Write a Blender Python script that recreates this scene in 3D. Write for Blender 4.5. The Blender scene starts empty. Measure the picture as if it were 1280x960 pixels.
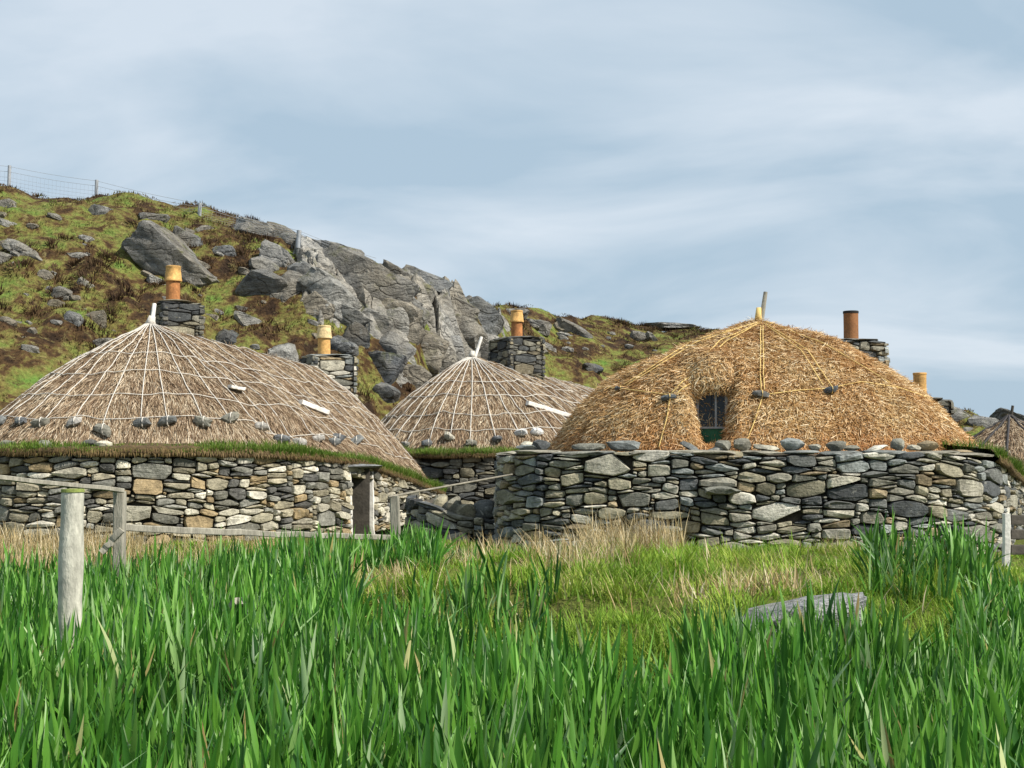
import bpy, bmesh, math, random
import numpy as np
from mathutils import Vector, Matrix
from mathutils.bvhtree import BVHTree

random.seed(7)
RNG = np.random.default_rng(7)
SC = bpy.context.scene
COL = SC.collection

# ------------------------------------------------------------------ camera
F = 1600.0                      # focal length in photo pixels (1280 wide)
EYE = 1.6
PITCH = math.atan(80 / F)
cam = bpy.data.objects.new('camera', bpy.data.cameras.new('camera'))
COL.objects.link(cam)
cam.data.sensor_width = 36
cam.data.lens = 45
cam.data.clip_start = 0.05
cam.data.clip_end = 5000
cam.location = (0, 0, EYE)
cam.rotation_euler = (math.pi / 2 + PITCH, 0, 0)
SC.camera = cam

# ------------------------------------------------------------------ sky and sun
SUN_AZ = math.radians(117)      # clockwise from +Y
SUN_EL = math.radians(46)
w = bpy.data.worlds.new('World')
SC.world = w
w.use_nodes = True
nt = w.node_tree
nt.nodes.clear()
def wn(t, **k):
    n = nt.nodes.new(t)
    for a, b in k.items():
        setattr(n, a, b)
    return n
out = wn('ShaderNodeOutputWorld')
bg = wn('ShaderNodeBackground')
bg.inputs['Strength'].default_value = 0.10
sky = wn('ShaderNodeTexSky', sky_type='NISHITA', sun_disc=False, sun_elevation=SUN_EL, sun_rotation=SUN_AZ,
         air_density=1.0, dust_density=1.2, ozone_density=1.5)
tc = wn('ShaderNodeTexCoord')
sep = wn('ShaderNodeSeparateXYZ')
nt.links.new(tc.outputs['Generated'], sep.inputs[0])
addz = wn('ShaderNodeMath', operation='ADD'); addz.inputs[1].default_value = 0.22
nt.links.new(sep.outputs[2], addz.inputs[0])
mx = wn('ShaderNodeMath', operation='MAXIMUM'); mx.inputs[1].default_value = 0.06
nt.links.new(addz.outputs[0], mx.inputs[0])
dx = wn('ShaderNodeMath', operation='DIVIDE'); dy = wn('ShaderNodeMath', operation='DIVIDE')
nt.links.new(sep.outputs[0], dx.inputs[0]); nt.links.new(mx.outputs[0], dx.inputs[1])
nt.links.new(sep.outputs[1], dy.inputs[0]); nt.links.new(mx.outputs[0], dy.inputs[1])
cmb = wn('ShaderNodeCombineXYZ')
nt.links.new(dx.outputs[0], cmb.inputs[0]); nt.links.new(dy.outputs[0], cmb.inputs[1])
mp = wn('ShaderNodeMapping')
mp.inputs['Rotation'].default_value = (0, 0, math.radians(24))
mp.inputs['Scale'].default_value = (0.8, 1.0, 1)
mp.inputs['Location'].default_value = (3.1, 1.7, 0)
nt.links.new(cmb.outputs[0], mp.inputs[0])
nz = wn('ShaderNodeTexNoise'); nz.inputs['Scale'].default_value = 1.5; nz.inputs['Detail'].default_value = 7
nz.inputs['Roughness'].default_value = 0.5; nz.inputs['Distortion'].default_value = 0.5
nt.links.new(mp.outputs[0], nz.inputs['Vector'])
rp = wn('ShaderNodeValToRGB')
rp.color_ramp.elements[0].position = 0.36; rp.color_ramp.elements[0].color = (0, 0, 0, 1)
rp.color_ramp.elements[1].position = 0.67; rp.color_ramp.elements[1].color = (1, 1, 1, 1)
nt.links.new(nz.outputs[0], rp.inputs[0])
nz2 = wn('ShaderNodeTexNoise'); nz2.inputs['Scale'].default_value = 0.55; nz2.inputs['Detail'].default_value = 4
nz2.inputs['Distortion'].default_value = 0.3
nt.links.new(mp.outputs[0], nz2.inputs['Vector'])
ccol = wn('ShaderNodeValToRGB')      # cloud radiance (before background strength)
ccol.color_ramp.elements[0].position = 0.18; ccol.color_ramp.elements[0].color = (3.30, 4.30, 5.20, 1)
ccol.color_ramp.elements[1].position = 0.90; ccol.color_ramp.elements[1].color = (5.15, 5.80, 6.45, 1)
nt.links.new(rp.outputs[0], ccol.inputs[0])
fac = wn('ShaderNodeValToRGB')
fac.color_ramp.elements[0].position = 0.3; fac.color_ramp.elements[0].color = (0.90, 0.90, 0.90, 1)
fac.color_ramp.elements[1].position = 0.62; fac.color_ramp.elements[1].color = (0.95, 0.95, 0.95, 1)
nt.links.new(nz2.outputs[0], fac.inputs[0])
mixw = wn('ShaderNodeMix', data_type='RGBA')
nt.links.new(fac.outputs[0], mixw.inputs['Factor'])
nt.links.new(sky.outputs[0], mixw.inputs['A']); nt.links.new(ccol.outputs[0], mixw.inputs['B'])
nt.links.new(mixw.outputs['Result'], bg.inputs['Color'])
nt.links.new(bg.outputs[0], out.inputs[0])

sun = bpy.data.objects.new('sun', bpy.data.lights.new('sun', 'SUN'))
COL.objects.link(sun)
sun.data.energy = 5.0
sun.data.angle = math.radians(0.6)
sun.data.color = (1.0, 0.95, 0.86)
sdir = Vector((math.sin(SUN_AZ) * math.cos(SUN_EL), math.cos(SUN_AZ) * math.cos(SUN_EL), math.sin(SUN_EL)))
sun.rotation_euler = sdir.to_track_quat('Z', 'Y').to_euler()

SC.view_settings.view_transform = 'Standard'
SC.view_settings.look = 'None'
SC.view_settings.exposure = 0.45
SC.view_settings.gamma = 1.0
SC.view_settings.use_curve_mapping = False

# ------------------------------------------------------------------ helpers
def P(px, py, D):
    """world point at photo pixel (px,py), D metres ahead of the photographer"""
    vx = (px - 640) / F; k = (480 - py) / F
    vy = math.cos(PITCH) - k * math.sin(PITCH); vz = math.sin(PITCH) + k * math.cos(PITCH)
    s = D / vy
    return np.array((vx * s, D, EYE + vz * s))

def hash2(ix, iy, seed):
    n = (ix.astype(np.int64) * 374761393 + iy.astype(np.int64) * 668265263 + seed * 974634777) & 0x7fffffff
    n = ((n ^ (n >> 13)) * 1274126177) & 0x7fffffff
    n = (n ^ (n >> 16)) & 0xffff
    return n / 65535.0

def vnoise(x, y, seed=0):
    x = np.asarray(x, float); y = np.asarray(y, float)
    ix = np.floor(x); iy = np.floor(y)
    fx = x - ix; fy = y - iy
    fx = fx * fx * (3 - 2 * fx); fy = fy * fy * (3 - 2 * fy)
    a = hash2(ix, iy, seed); b = hash2(ix + 1, iy, seed); c = hash2(ix, iy + 1, seed); d = hash2(ix + 1, iy + 1, seed)
    return (a * (1 - fx) + b * fx) * (1 - fy) + (c * (1 - fx) + d * fx) * fy - 0.5

def fbm(x, y, seed=0, oct=4):
    s = 0; a = 1.0
    x = np.asarray(x, float); y = np.asarray(y, float)
    for i in range(oct):
        s = s + a * vnoise(x, y, seed + i * 17); x = x * 2.03 + 5.2; y = y * 2.03 + 1.3; a *= 0.5
    return s

def sstep(a, b, x):
    t = np.clip((np.asarray(x, float) - a) / (b - a), 0, 1)
    return t * t * (3 - 2 * t)

def mk(name, V, FC, mat, parent=None, smooth=False, sharp=None, col=None, attrs=None, kind=None):
    me = bpy.data.meshes.new(name)
    V = np.asarray(V, dtype=np.float32)
    if isinstance(FC, np.ndarray):
        n, k = FC.shape
        me.vertices.add(len(V)); me.vertices.foreach_set('co', V.ravel())
        me.loops.add(n * k); me.loops.foreach_set('vertex_index', FC.astype(np.int32).ravel())
        me.polygons.add(n); me.polygons.foreach_set('loop_start', np.arange(0, n * k, k, dtype=np.int32))
        me.update(calc_edges=True)
    else:
        me.from_pydata(V.tolist(), [], FC)
    if col is not None:
        at = me.color_attributes.new('col', 'FLOAT_COLOR', 'POINT')
        c = np.asarray(col, dtype=np.float32)
        if c.ndim == 1:
            c = np.tile(c, (len(V), 1))
        if c.shape[1] == 3:
            c = np.concatenate([c, np.ones((len(c), 1), np.float32)], 1)
        at.data.foreach_set('color', c.ravel())
    for an, av in (attrs or {}).items():
        at = me.attributes.new(an, 'FLOAT', 'POINT')
        at.data.foreach_set('value', np.asarray(av, dtype=np.float32))
    if smooth:
        me.polygons.foreach_set('use_smooth', np.ones(len(me.polygons), dtype=bool))
        if sharp is not None:
            me.set_sharp_from_angle(angle=math.radians(sharp))
    me.materials.append(mat)
    o = bpy.data.objects.new(name, me)
    COL.objects.link(o)
    if parent is not None:
        o.parent = parent
    if kind:
        o['kind'] = kind
    return o

def tag(o, label, cat, group=None):
    o['label'] = label; o['category'] = cat
    if group:
        o['group'] = group
    return o

def empty(name, loc, label, cat, group=None):
    o = bpy.data.objects.new(name, None)
    o.empty_display_size = 0.2
    o.location = loc
    COL.objects.link(o)
    return tag(o, label, cat, group)

def settle(o, base):
    """shift a top-level mesh built in world coordinates so that its origin is at base"""
    b = Vector([float(v) for v in base])
    o.data.transform(Matrix.Translation(-b)); o.location = b
    return o

# ------------------------------------------------------------------ materials
class NB:
    def __init__(self, name):
        self.m = bpy.data.materials.new(name); self.m.use_nodes = True
        self.t = self.m.node_tree; self.t.nodes.clear()
        self.out = self.n('ShaderNodeOutputMaterial')
    def n(self, typ, inp=None, **props):
        nd = self.t.nodes.new(typ)
        for k, v in props.items():
            setattr(nd, k, v)
        for k, v in (inp or {}).items():
            s = nd.inputs[k]
            if hasattr(v, 'is_output') or isinstance(v, bpy.types.NodeSocket):
                self.t.links.new(v, s)
            else:
                s.default_value = v
        return nd
    def noise(self, vec, scale, detail=4, rough=0.55, dist=0.0):
        return self.n('ShaderNodeTexNoise', {'Vector': vec, 'Scale': scale, 'Detail': detail, 'Roughness': rough, 'Distortion': dist}).outputs[0]
    def ramp(self, fac, stops):
        r = self.n('ShaderNodeValToRGB', {'Fac': fac})
        e = r.color_ramp.elements
        while len(e) < len(stops):
            e.new(0.5)
        for i, (p, c) in enumerate(stops):
            e[i].position = p
            e[i].color = (c, c, c, 1) if not hasattr(c, '__len__') else (*c, 1)
        return r.outputs[0]
    def mix(self, f, a, b, mode='MIX'):
        m = self.n('ShaderNodeMix', {}, data_type='RGBA', blend_type=mode)
        for k, v in (('Factor', f), ('A', a), ('B', b)):
            # the RGBA sockets
            s = [i for i in m.inputs if i.name == k and (i.type == 'RGBA' or (k == 'Factor' and i.type == 'VALUE'))][0]
            if isinstance(v, bpy.types.NodeSocket):
                self.t.links.new(v, s)
            else:
                s.default_value = (*v, 1) if hasattr(v, '__len__') and len(v) == 3 else v
        return [o for o in m.outputs if o.type == 'RGBA'][0]
    def math(self, op, a, b=0.0):
        return self.n('ShaderNodeMath', {0: a, 1: b}, operation=op).outputs[0]
    def pos(self):
        return self.n('ShaderNodeNewGeometry').outputs['Position']
    def attr(self, name, o='Fac'):
        return self.n('ShaderNodeAttribute', attribute_name=name).outputs[o]
    def mapping(self, vec, scale=(1, 1, 1), rot=(0, 0, 0)):
        return self.n('ShaderNodeMapping', {'Vector': vec, 'Scale': scale, 'Rotation': rot}).outputs[0]
    def bump(self, h, strength=0.5, dist=0.02):
        return self.n('ShaderNodeBump', {'Height': h, 'Strength': strength, 'Distance': dist}).outputs[0]
    def finish(self, color, rough=0.85, normal=None, transl=None, spec=0.3):
        inp = {'Base Color': color, 'Roughness': rough, 'Specular IOR Level': spec}
        if normal is not None:
            inp['Normal'] = normal
        b = self.n('ShaderNodeBsdfPrincipled', inp)
        sh = b.outputs[0]
        if transl:
            t = self.n('ShaderNodeBsdfTranslucent', {'Color': color})
            sh = self.n('ShaderNodeMixShader', {0: transl, 1: sh, 2: t.outputs[0]}).outputs[0]
        self.t.links.new(sh, self.out.inputs[0])
        return self.m

def mat_stone(name, scale=1.0, lichen=0.5, bump=0.6):
    b = NB(name)
    p = b.pos()
    base = b.attr('col', 'Color')
    n1 = b.noise(p, 5 * scale, 6, 0.65)
    n2 = b.noise(p, 26 * scale, 5, 0.7)
    c = b.mix(1.0, base, b.ramp(n1, [(0.28, 0.45), (0.5, 1.0), (0.75, 1.55)]), 'MULTIPLY')
    c = b.mix(1.0, c, b.ramp(n2, [(0.3, 0.62), (0.7, 1.35)]), 'MULTIPLY')
    li = b.noise(p, 9 * scale, 5, 0.7, 0.6)
    c = b.mix(b.ramp(li, [(0.60, 0.0), (0.70, lichen)]), c, (0.42, 0.41, 0.36))
    l2 = b.noise(b.mapping(p, (1, 1, 1), (0.5, 0.3, 1)), 13 * scale, 4, 0.7, 0.5)
    c = b.mix(b.ramp(l2, [(0.63, 0.0), (0.72, lichen * 0.7)]), c, (0.20, 0.16, 0.06))
    st = b.noise(b.mapping(p, (6, 6, 38)), 1.2 * scale, 4, 0.6)
    h = b.math('ADD', b.math('MULTIPLY', n2, 0.5), b.math('ADD', b.math('MULTIPLY', n1, 0.9), b.math('MULTIPLY', st, 0.45)))
    return b.finish(c, 0.9, b.bump(h, bump, 0.05))

def mat_rock(name):
    b = NB(name)
    p = b.pos()
    base = b.attr('col', 'Color')
    n0 = b.noise(p, 0.55, 5, 0.6)
    n1 = b.noise(p, 2.2, 8, 0.68)
    n2 = b.noise(p, 9, 6, 0.7)
    c = b.mix(1.0, base, b.ramp(n1, [(0.3, 0.42), (0.5, 1.0), (0.72, 1.5)]), 'MULTIPLY')
    c = b.mix(1.0, c, b.ramp(n2, [(0.3, 0.7), (0.7, 1.3)]), 'MULTIPLY')
    c = b.mix(b.ramp(n0, [(0.42, 0.0), (0.62, 0.55)]), c, (0.20, 0.165, 0.11))
    # cracks: warped cell borders stretched along the dip of the slabs
    wv = b.n('ShaderNodeVectorMath', {0: p, 1: b.n('ShaderNodeTexNoise', {'Vector': p, 'Scale': 0.9, 'Detail': 5}).outputs[1]}, operation='ADD').outputs[0]
    vor = b.n('ShaderNodeTexVoronoi', {'Vector': b.mapping(wv, (0.55, 0.8, 1.25), (0, math.radians(-32), 0)), 'Scale': 0.75}, feature='DISTANCE_TO_EDGE').outputs['Distance']
    crack = b.ramp(vor, [(0.0, 0.0), (0.03, 1.0)])
    st = b.noise(b.mapping(wv, (0.5, 1, 7), (0, math.radians(-32), 0)), 1.1, 6, 0.65)
    c = b.mix(1.0, c, b.ramp(st, [(0.33, 0.55), (0.55, 1.1)]), 'MULTIPLY')
    c = b.mix(b.ramp(n1, [(0.45, 0.0), (0.6, 0.9)]), c, b.mix(1.0, c, b.ramp(vor, [(0.0, 0.35), (0.025, 1.0)]), 'MULTIPLY'))
    moss = b.noise(p, 1.6, 5, 0.65, 0.5)
    up = b.n('ShaderNodeSeparateXYZ', {0: b.n('ShaderNodeNewGeometry').outputs['Normal']}).outputs[2]
    mm = b.math('MULTIPLY', b.ramp(moss, [(0.56, 0.0), (0.66, 0.75)]), b.ramp(up, [(0.1, 0.15), (0.6, 1.0)]))
    c = b.mix(mm, c, (0.12, 0.125, 0.03))
    li = b.noise(p, 4.2, 6, 0.75, 0.6)
    c = b.mix(b.ramp(li, [(0.58, 0.0), (0.67, 0.55)]), c, (0.40, 0.40, 0.37))
    h = b.math('ADD', b.math('ADD', b.math('MULTIPLY', n1, 1.3), b.math('MULTIPLY', n2, 0.4)),
               b.math('ADD', b.math('MULTIPLY', crack, 0.35), b.math('MULTIPLY', st, 1.0)))
    return b.finish(c, 0.85, b.bump(h, 1.0, 0.26), spec=0.25)

def hill_colour(b, p):
    n1 = b.noise(p, 0.45, 5, 0.62, 0.4)
    n2 = b.noise(p, 1.6, 5, 0.65, 0.3)
    n3 = b.noise(p, 7.0, 4, 0.65)
    s = b.math('ADD', b.math('MULTIPLY', n1, 0.55), b.math('MULTIPLY', n2, 0.45))
    c = b.ramp(s, [(0.41, (0.026, 0.016, 0.010)), (0.475, (0.068, 0.040, 0.018)), (0.505, (0.115, 0.095, 0.030)), (0.55, (0.128, 0.138, 0.035)), (0.64, (0.088, 0.155, 0.030))])
    n4 = b.noise(p, 3.4, 5, 0.7, 0.6)
    c = b.mix(b.ramp(n4, [(0.54, 0.0), (0.66, 0.8)]), c, (0.05, 0.028, 0.015))
    n5 = b.noise(b.mapping(p, (1, 1, 1), (0.3, 0.2, 0.9)), 2.6, 5, 0.7, 0.6)
    c = b.mix(b.ramp(n5, [(0.57, 0.0), (0.68, 0.7)]), c, (0.22, 0.19, 0.075))
    return b.mix(1.0, c, b.ramp(n3, [(0.3, 0.55), (0.7, 1.5)]), 'MULTIPLY'), n3

def mat_ground():
    b = NB('moor_ground')
    p = b.pos()
    hc, n3 = hill_colour(b, p)
    y = b.n('ShaderNodeSeparateXYZ', {0: p}).outputs[1]
    near = b.mix(b.noise(p, 2.5, 4), (0.075, 0.075, 0.022), (0.12, 0.15, 0.028))
    c = b.mix(b.ramp(b.math('DIVIDE', y, 100.0), [(0.21, 0.0), (0.3, 1.0)]), near, hc)
    return b.finish(c, 0.95, b.bump(n3, 0.9, 0.12), spec=0.1)

def mat_hillgrass():
    b = NB('hill_vegetation')
    hc, n3 = hill_colour(b, b.pos())
    r = b.attr('rnd')
    c = b.mix(1.0, hc, b.ramp(r, [(0.0, 0.65), (1.0, 1.6)]), 'MULTIPLY')
    return b.finish(c, 0.8, transl=0.25, spec=0.15)

def mat_blade(name, stops, rough=0.5, transl=0.3, spec=0.35, objrand=False, base_dark=True):
    b = NB(name)
    r = b.attr('rnd')
    if objrand:
        orn = b.n('ShaderNodeObjectInfo').outputs['Random']
        r = b.math('FRACT', b.math('ADD', r, orn))
    c = b.ramp(r, stops)
    nn = b.noise(b.pos(), 0.9, 3)
    c = b.mix(1.0, c, b.ramp(nn, [(0.3, 0.75), (0.7, 1.25)]), 'MULTIPLY')
    return b.finish(c, rough, transl=transl, spec=spec)

def mat_thatch(name, c0, c1, c2, scale):
    b = NB(name)
    p = b.pos()
    n1 = b.noise(p, 1.6, 4, 0.6)
    n2 = b.noise(b.mapping(p, (1, 1, 0.35)), scale, 4, 0.7)
    c = b.ramp(n2, [(0.3, c0), (0.5, c1), (0.72, c2)])
    c = b.mix(1.0, c, b.ramp(n1, [(0.3, 0.7), (0.7, 1.2)]), 'MULTIPLY')
    return b.finish(c, 0.95, b.bump(n2, 1.0, 0.05), spec=0.1)

def mat_straw(name, stops, patch, rust=None):
    b = NB(name)
    c = b.ramp(b.attr('rnd'), stops)
    n1 = b.noise(b.pos(), 1.3, 4, 0.6)
    c = b.mix(b.ramp(n1, [(0.42, 0.0), (0.62, 0.6)]), c, patch, 'MULTIPLY')
    if rust:
        lo = b.math('MULTIPLY', b.attr('low'), b.ramp(b.noise(b.pos(), 3.5, 4, 0.6), [(0.38, 0.1), (0.62, 0.9)]))
        c = b.mix(lo, c, rust)
    return b.finish(c, 0.7, transl=0.15, spec=0.25)

def mat_plain(name, c, rough=0.8, nscale=6, amt=0.35, bump=0.2, stretch=(1, 1, 1), spec=0.3, metallic=0):
    b = NB(name)
    p = b.mapping(b.pos(), stretch)
    n = b.noise(p, nscale, 5, 0.65)
    n2 = b.noise(p, nscale * 6, 3, 0.6)
    cc = b.mix(1.0, c, b.ramp(n, [(0.28, 1 - amt), (0.72, 1 + amt)]), 'MULTIPLY')
    cc = b.mix(1.0, cc, b.ramp(n2, [(0.3, 1 - amt * 0.5), (0.7, 1 + amt * 0.5)]), 'MULTIPLY')
    return b.finish(cc, rough, b.bump(b.math('ADD', n, n2), bump, 0.02), spec=spec)

M = {}
M['stone'] = mat_stone('dry_stone', 1.0, 0.55, 0.7)
M['rock'] = mat_rock('gneiss_rock')
M['core'] = mat_plain('wall_earth', (0.065, 0.054, 0.038), 0.95, 8, 0.5, 0.5)
M['ground'] = mat_ground()
M['hillgrass'] = mat_hillgrass()
M['thatch_a'] = mat_thatch('weathered_thatch', (0.10, 0.06, 0.033), (0.22, 0.145, 0.085), (0.34, 0.25, 0.16), 26)
M['straw_a'] = mat_straw('weathered_straw', [(0, (0.10, 0.062, 0.036)), (0.35, (0.25, 0.17, 0.10)), (0.7, (0.45, 0.345, 0.225)), (1, (0.70, 0.60, 0.45))], (0.64, 0.55, 0.50))
M['thatch_b'] = mat_thatch('fresh_thatch', (0.15, 0.065, 0.018), (0.30, 0.16, 0.05), (0.45, 0.27, 0.10), 16)
M['straw_b'] = mat_straw('fresh_straw', [(0, (0.20, 0.10, 0.035)), (0.3, (0.43, 0.26, 0.10)), (0.65, (0.62, 0.43, 0.20)), (1, (0.90, 0.78, 0.54))], (0.80, 0.60, 0.44), (0.46, 0.19, 0.055))
M['rope_w'] = mat_plain('pale_rope', (0.55, 0.51, 0.45), 0.8, 20, 0.25)
M['rope_y'] = mat_plain('yellow_rope', (0.60, 0.43, 0.16), 0.8, 20, 0.25)
M['rope_d'] = mat_plain('dark_rope', (0.05, 0.045, 0.045), 0.8, 20, 0.25)
M['wood'] = mat_plain('weathered_timber', (0.28, 0.26, 0.21), 0.85, 3, 0.4, 0.4, (6, 6, 1))
M['post'] = mat_plain('round_post_timber', (0.40, 0.385, 0.32), 0.85, 2.2, 0.45, 0.4, (3, 3, 1.2))
M['post_top'] = mat_plain('mossy_post_end', (0.20, 0.24, 0.06), 0.9, 10, 0.4)
M['white_wood'] = mat_plain('bleached_timber', (0.66, 0.63, 0.58), 0.8, 4, 0.25, 0.3)
M['dark_wood'] = mat_plain('dark_timber', (0.06, 0.052, 0.042), 0.85, 4, 0.4, 0.3)
M['pole_wood'] = mat_plain('grey_pole_wood', (0.20, 0.18, 0.14), 0.85, 4, 0.4, 0.3)
M['galv'] = mat_plain('grey_metal', (0.30, 0.31, 0.32), 0.5, 8, 0.2, 0.1, spec=0.5)
M['clay'] = mat_plain('terracotta', (0.36, 0.15, 0.05), 0.75, 5, 0.45, 0.15)
M['clay_buff'] = mat_plain('buff_clay', (0.52, 0.30, 0.10), 0.75, 5, 0.45, 0.15)
M['clay_pale'] = mat_plain('pale_buff_clay', (0.62, 0.47, 0.24), 0.75, 5, 0.45, 0.15)
M['clay_brown'] = mat_plain('brown_clay', (0.24, 0.105, 0.04), 0.75, 5, 0.3, 0.15)
M['soot'] = mat_plain('soot', (0.02, 0.02, 0.02), 0.9)
M['green_paint'] = mat_plain('green_paint', (0.02, 0.13, 0.06), 0.5, 6, 0.3)
M['frame_paint'] = mat_plain('grey_window_paint', (0.33, 0.35, 0.36), 0.5, 6, 0.15)
g = NB('window_glass')
M['glass'] = g.finish((0.015, 0.02, 0.026, 1), 0.15, spec=0.3)
M['turf'] = mat_plain('turf_soil', (0.085, 0.055, 0.025), 0.95, 10, 0.6, 0.6)
GREEN = [(0, (0.035, 0.085, 0.012)), (0.5, (0.085, 0.165, 0.022)), (0.85, (0.16, 0.23, 0.035)), (1, (0.30, 0.27, 0.09))]
M['turf_grass'] = mat_blade('turf_grass', [(0, (0.06, 0.13, 0.016)), (0.55, (0.15, 0.24, 0.03)), (0.72, (0.24, 0.27, 0.06)), (0.78, (0.17, 0.11, 0.045)), (1, (0.24, 0.17, 0.08))], 0.6, 0.3, 0.2)
M['meadow'] = mat_blade('meadow_grass', [(0, (0.085, 0.18, 0.016)), (0.5, (0.19, 0.32, 0.030)), (0.78, (0.31, 0.39, 0.052)), (0.92, (0.44, 0.40, 0.15)), (1, (0.54, 0.44, 0.25))], 0.6, 0.32, 0.2)
M['drygrass'] = mat_blade('dry_grass', [(0, (0.24, 0.16, 0.06)), (0.5, (0.43, 0.33, 0.16)), (0.85, (0.60, 0.49, 0.30)), (1, (0.66, 0.58, 0.42))], 0.7, 0.25, 0.2)
M['heather'] = mat_blade('heather_brown', [(0, (0.028, 0.016, 0.010)), (0.5, (0.060, 0.034, 0.018)), (0.85, (0.10, 0.065, 0.03)), (1, (0.11, 0.11, 0.035))], 0.8, 0.15, 0.15)
IRIS = [(0, (0.020, 0.088, 0.011)), (0.35, (0.054, 0.178, 0.018)), (0.7, (0.120, 0.290, 0.034)), (0.88, (0.20, 0.39, 0.080)), (0.984, (0.40, 0.54, 0.28)), (0.991, (0.40, 0.36, 0.13)), (1, (0.34, 0.24, 0.10))]
M['iris'] = mat_blade('iris_leaf', IRIS, 0.42, 0.3, 0.42)
M['iris_i'] = mat_blade('iris_leaf_near', IRIS, 0.42, 0.3, 0.42, objrand=True)

# ------------------------------------------------------------------ ground and hill
CP = np.array([(-900, 215, 60), (-250, 222, 57), (0, 247, 54), (120, 261, 53), (250, 275, 52), (330, 292, 50), (375, 308, 48), (440, 330, 47), (520, 352, 47),
               (600, 382, 58), (640, 386, 68), (700, 396, 75), (800, 405, 78), (890, 415, 80), (1000, 440, 76), (1100, 478, 68), (1190, 517, 58), (1240, 528, 54), (1290, 546, 52), (1500, 556, 60), (2600, 558, 70)], float)
FP = np.array([(-900, 27), (-100, 29), (100, 31), (250, 34), (420, 36), (520, 38), (640, 45), (760, 50), (900, 46), (1100, 44), (1190, 40), (1300, 40), (2600, 45)], float)

def height(x, y):
    x = np.asarray(x, float); y = np.asarray(y, float)
    yy = np.maximum(y, 5.0)
    px = 640 + F * x / yy
    Dc = np.interp(px, CP[:, 0], CP[:, 2]); py = np.interp(px, CP[:, 0], CP[:, 1]); Df = np.interp(px, FP[:, 0], FP[:, 1])
    zc = EYE + (560 - py) * Dc / F
    zf = -0.35
    t = (y - Df) / (Dc - Df)
    tc_ = np.clip(t, 0, 1)
    prof = 0.55 * tc_ * (2 - tc_) + 0.45 * tc_ * tc_ * (3 - 2 * tc_)
    over = np.maximum(y - Dc, 0)
    hill = (zc - zf) * prof - np.minimum(over * 0.10, 30.0) * (1 - np.exp(-over / 6.0))
    # foreground
    mx_ = (x - 1.55) / 3.5; my_ = (y - 11.2) / 4.6
    mound = 0.30 * (1 - sstep(0.55, 1.12, np.sqrt(mx_ ** 2 + my_ ** 2)))
    base = 0.12 * sstep(12, 17, y) + 0.28 * (1 - sstep(10.5, 15.5, y)) + mound
    dip = sstep(21.5, 29, y) * (1 - 0.8 * sstep(-5.5, -9, x))
    base = base * (1 - dip) + zf * dip
    b1 = fbm(x * 0.33, y * 0.33, 3, 4); b2 = fbm(x * 1.3, y * 1.3, 9, 3)
    amp = sstep(0.0, 0.25, t) * (1 - 0.35 * sstep(0.8, 1.0, t))
    b3 = fbm(x * 2.2, y * 2.2, 15, 2)
    bumps = amp * (0.95 * b1 + 0.42 * b2 - 0.15) + (1 - amp) * (0.06 * b1 + 0.03 * b2 + 0.75 * mound * b3)
    return base + np.where(t > 0, hill, 0) + bumps

ny, nx = 380, 340
ys = -6 + 406 * (np.linspace(0, 1, ny) ** 2.35)
us = np.linspace(-1.25, 1.25, nx)
YY, UU = np.meshgrid(ys, us, indexing='ij')
XX = UU * (YY + 9)
ZZ = height(XX, YY)
V = np.stack([XX, YY, ZZ], -1).reshape(-1, 3)
ii = np.arange(ny - 1)[:, None] * nx + np.arange(nx - 1)[None, :]
FC = np.stack([ii, ii + 1, ii + nx + 1, ii + nx], -1).reshape(-1, 4)
ground = mk('ground', V, FC, M['ground'], smooth=True, kind='structure')
ground['label'] = 'rough moorland ground rising to the rocky hillside behind the houses'

def hit(px, py, d0=30.0, d1=140.0):
    Ds = np.arange(d0, d1, 0.2)
    vx = (px - 640) / F
    pts = np.array([P(px, py, 1.0)])
    dz = pts[0, 2] - EYE
    x = vx / (math.cos(PITCH) - (480 - py) / F * math.sin(PITCH)) * Ds
    z = EYE + dz * Ds
    hgt = height(x, Ds)
    k = np.where(z < hgt)[0]
    if len(k) == 0:
        k = [int(np.argmax(hgt - z))]
    k = k[0]
    return np.array((x[k], Ds[k], z[k]))

# ------------------------------------------------------------------ blades, tubes, boxes, rocks
def blades(Pn, H, W, az, lean, bend, rows, rnd, twist=None, taper=1.0):
    n = len(Pn)
    d = np.stack([np.cos(az), np.sin(az), np.zeros(n)], 1)
    wa = az + np.pi / 2 if twist is None else twist
    wd = np.stack([np.cos(wa), np.sin(wa), np.zeros(n)], 1)
    vs = []
    for k in range(rows + 1):
        t = k / rows
        c = Pn + d * (H * (lean * t + bend * t * t))[:, None]
        c[:, 2] += H * t * (1 - 0.35 * np.abs(bend) * t)
        wv = W * (1 - t ** (1.6 * taper)) * (0.75 + 0.6 * t) * 0.5 + 0.0004
        vs.append(c - wd * wv[:, None]); vs.append(c + wd * wv[:, None])
    V = np.stack(vs, 1)
    m = 2 * (rows + 1)
    b = (np.arange(n) * m)[:, None]
    fs = [np.stack([b[:, 0] + 2 * k, b[:, 0] + 2 * k + 1, b[:, 0] + 2 * k + 3, b[:, 0] + 2 * k + 2], 1) for k in range(rows)]
    FCs = np.stack(fs, 1).reshape(-1, 4)
    return V.reshape(-1, 3), FCs, np.repeat(rnd, m)

def tri_blades(Pn, H, W, az, lean, rnd):
    n = len(Pn)
    wd = np.stack([np.cos(az + 1.3), np.sin(az + 1.3), np.zeros(n)], 1) * (W / 2)[:, None]
    tip = Pn + np.stack([np.cos(az) * lean * H, np.sin(az) * lean * H, H], 1)
    V = np.stack([Pn - wd, Pn + wd, tip], 1).reshape(-1, 3)
    return V, np.arange(3 * n).reshape(-1, 3), np.repeat(rnd, 3)

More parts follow.
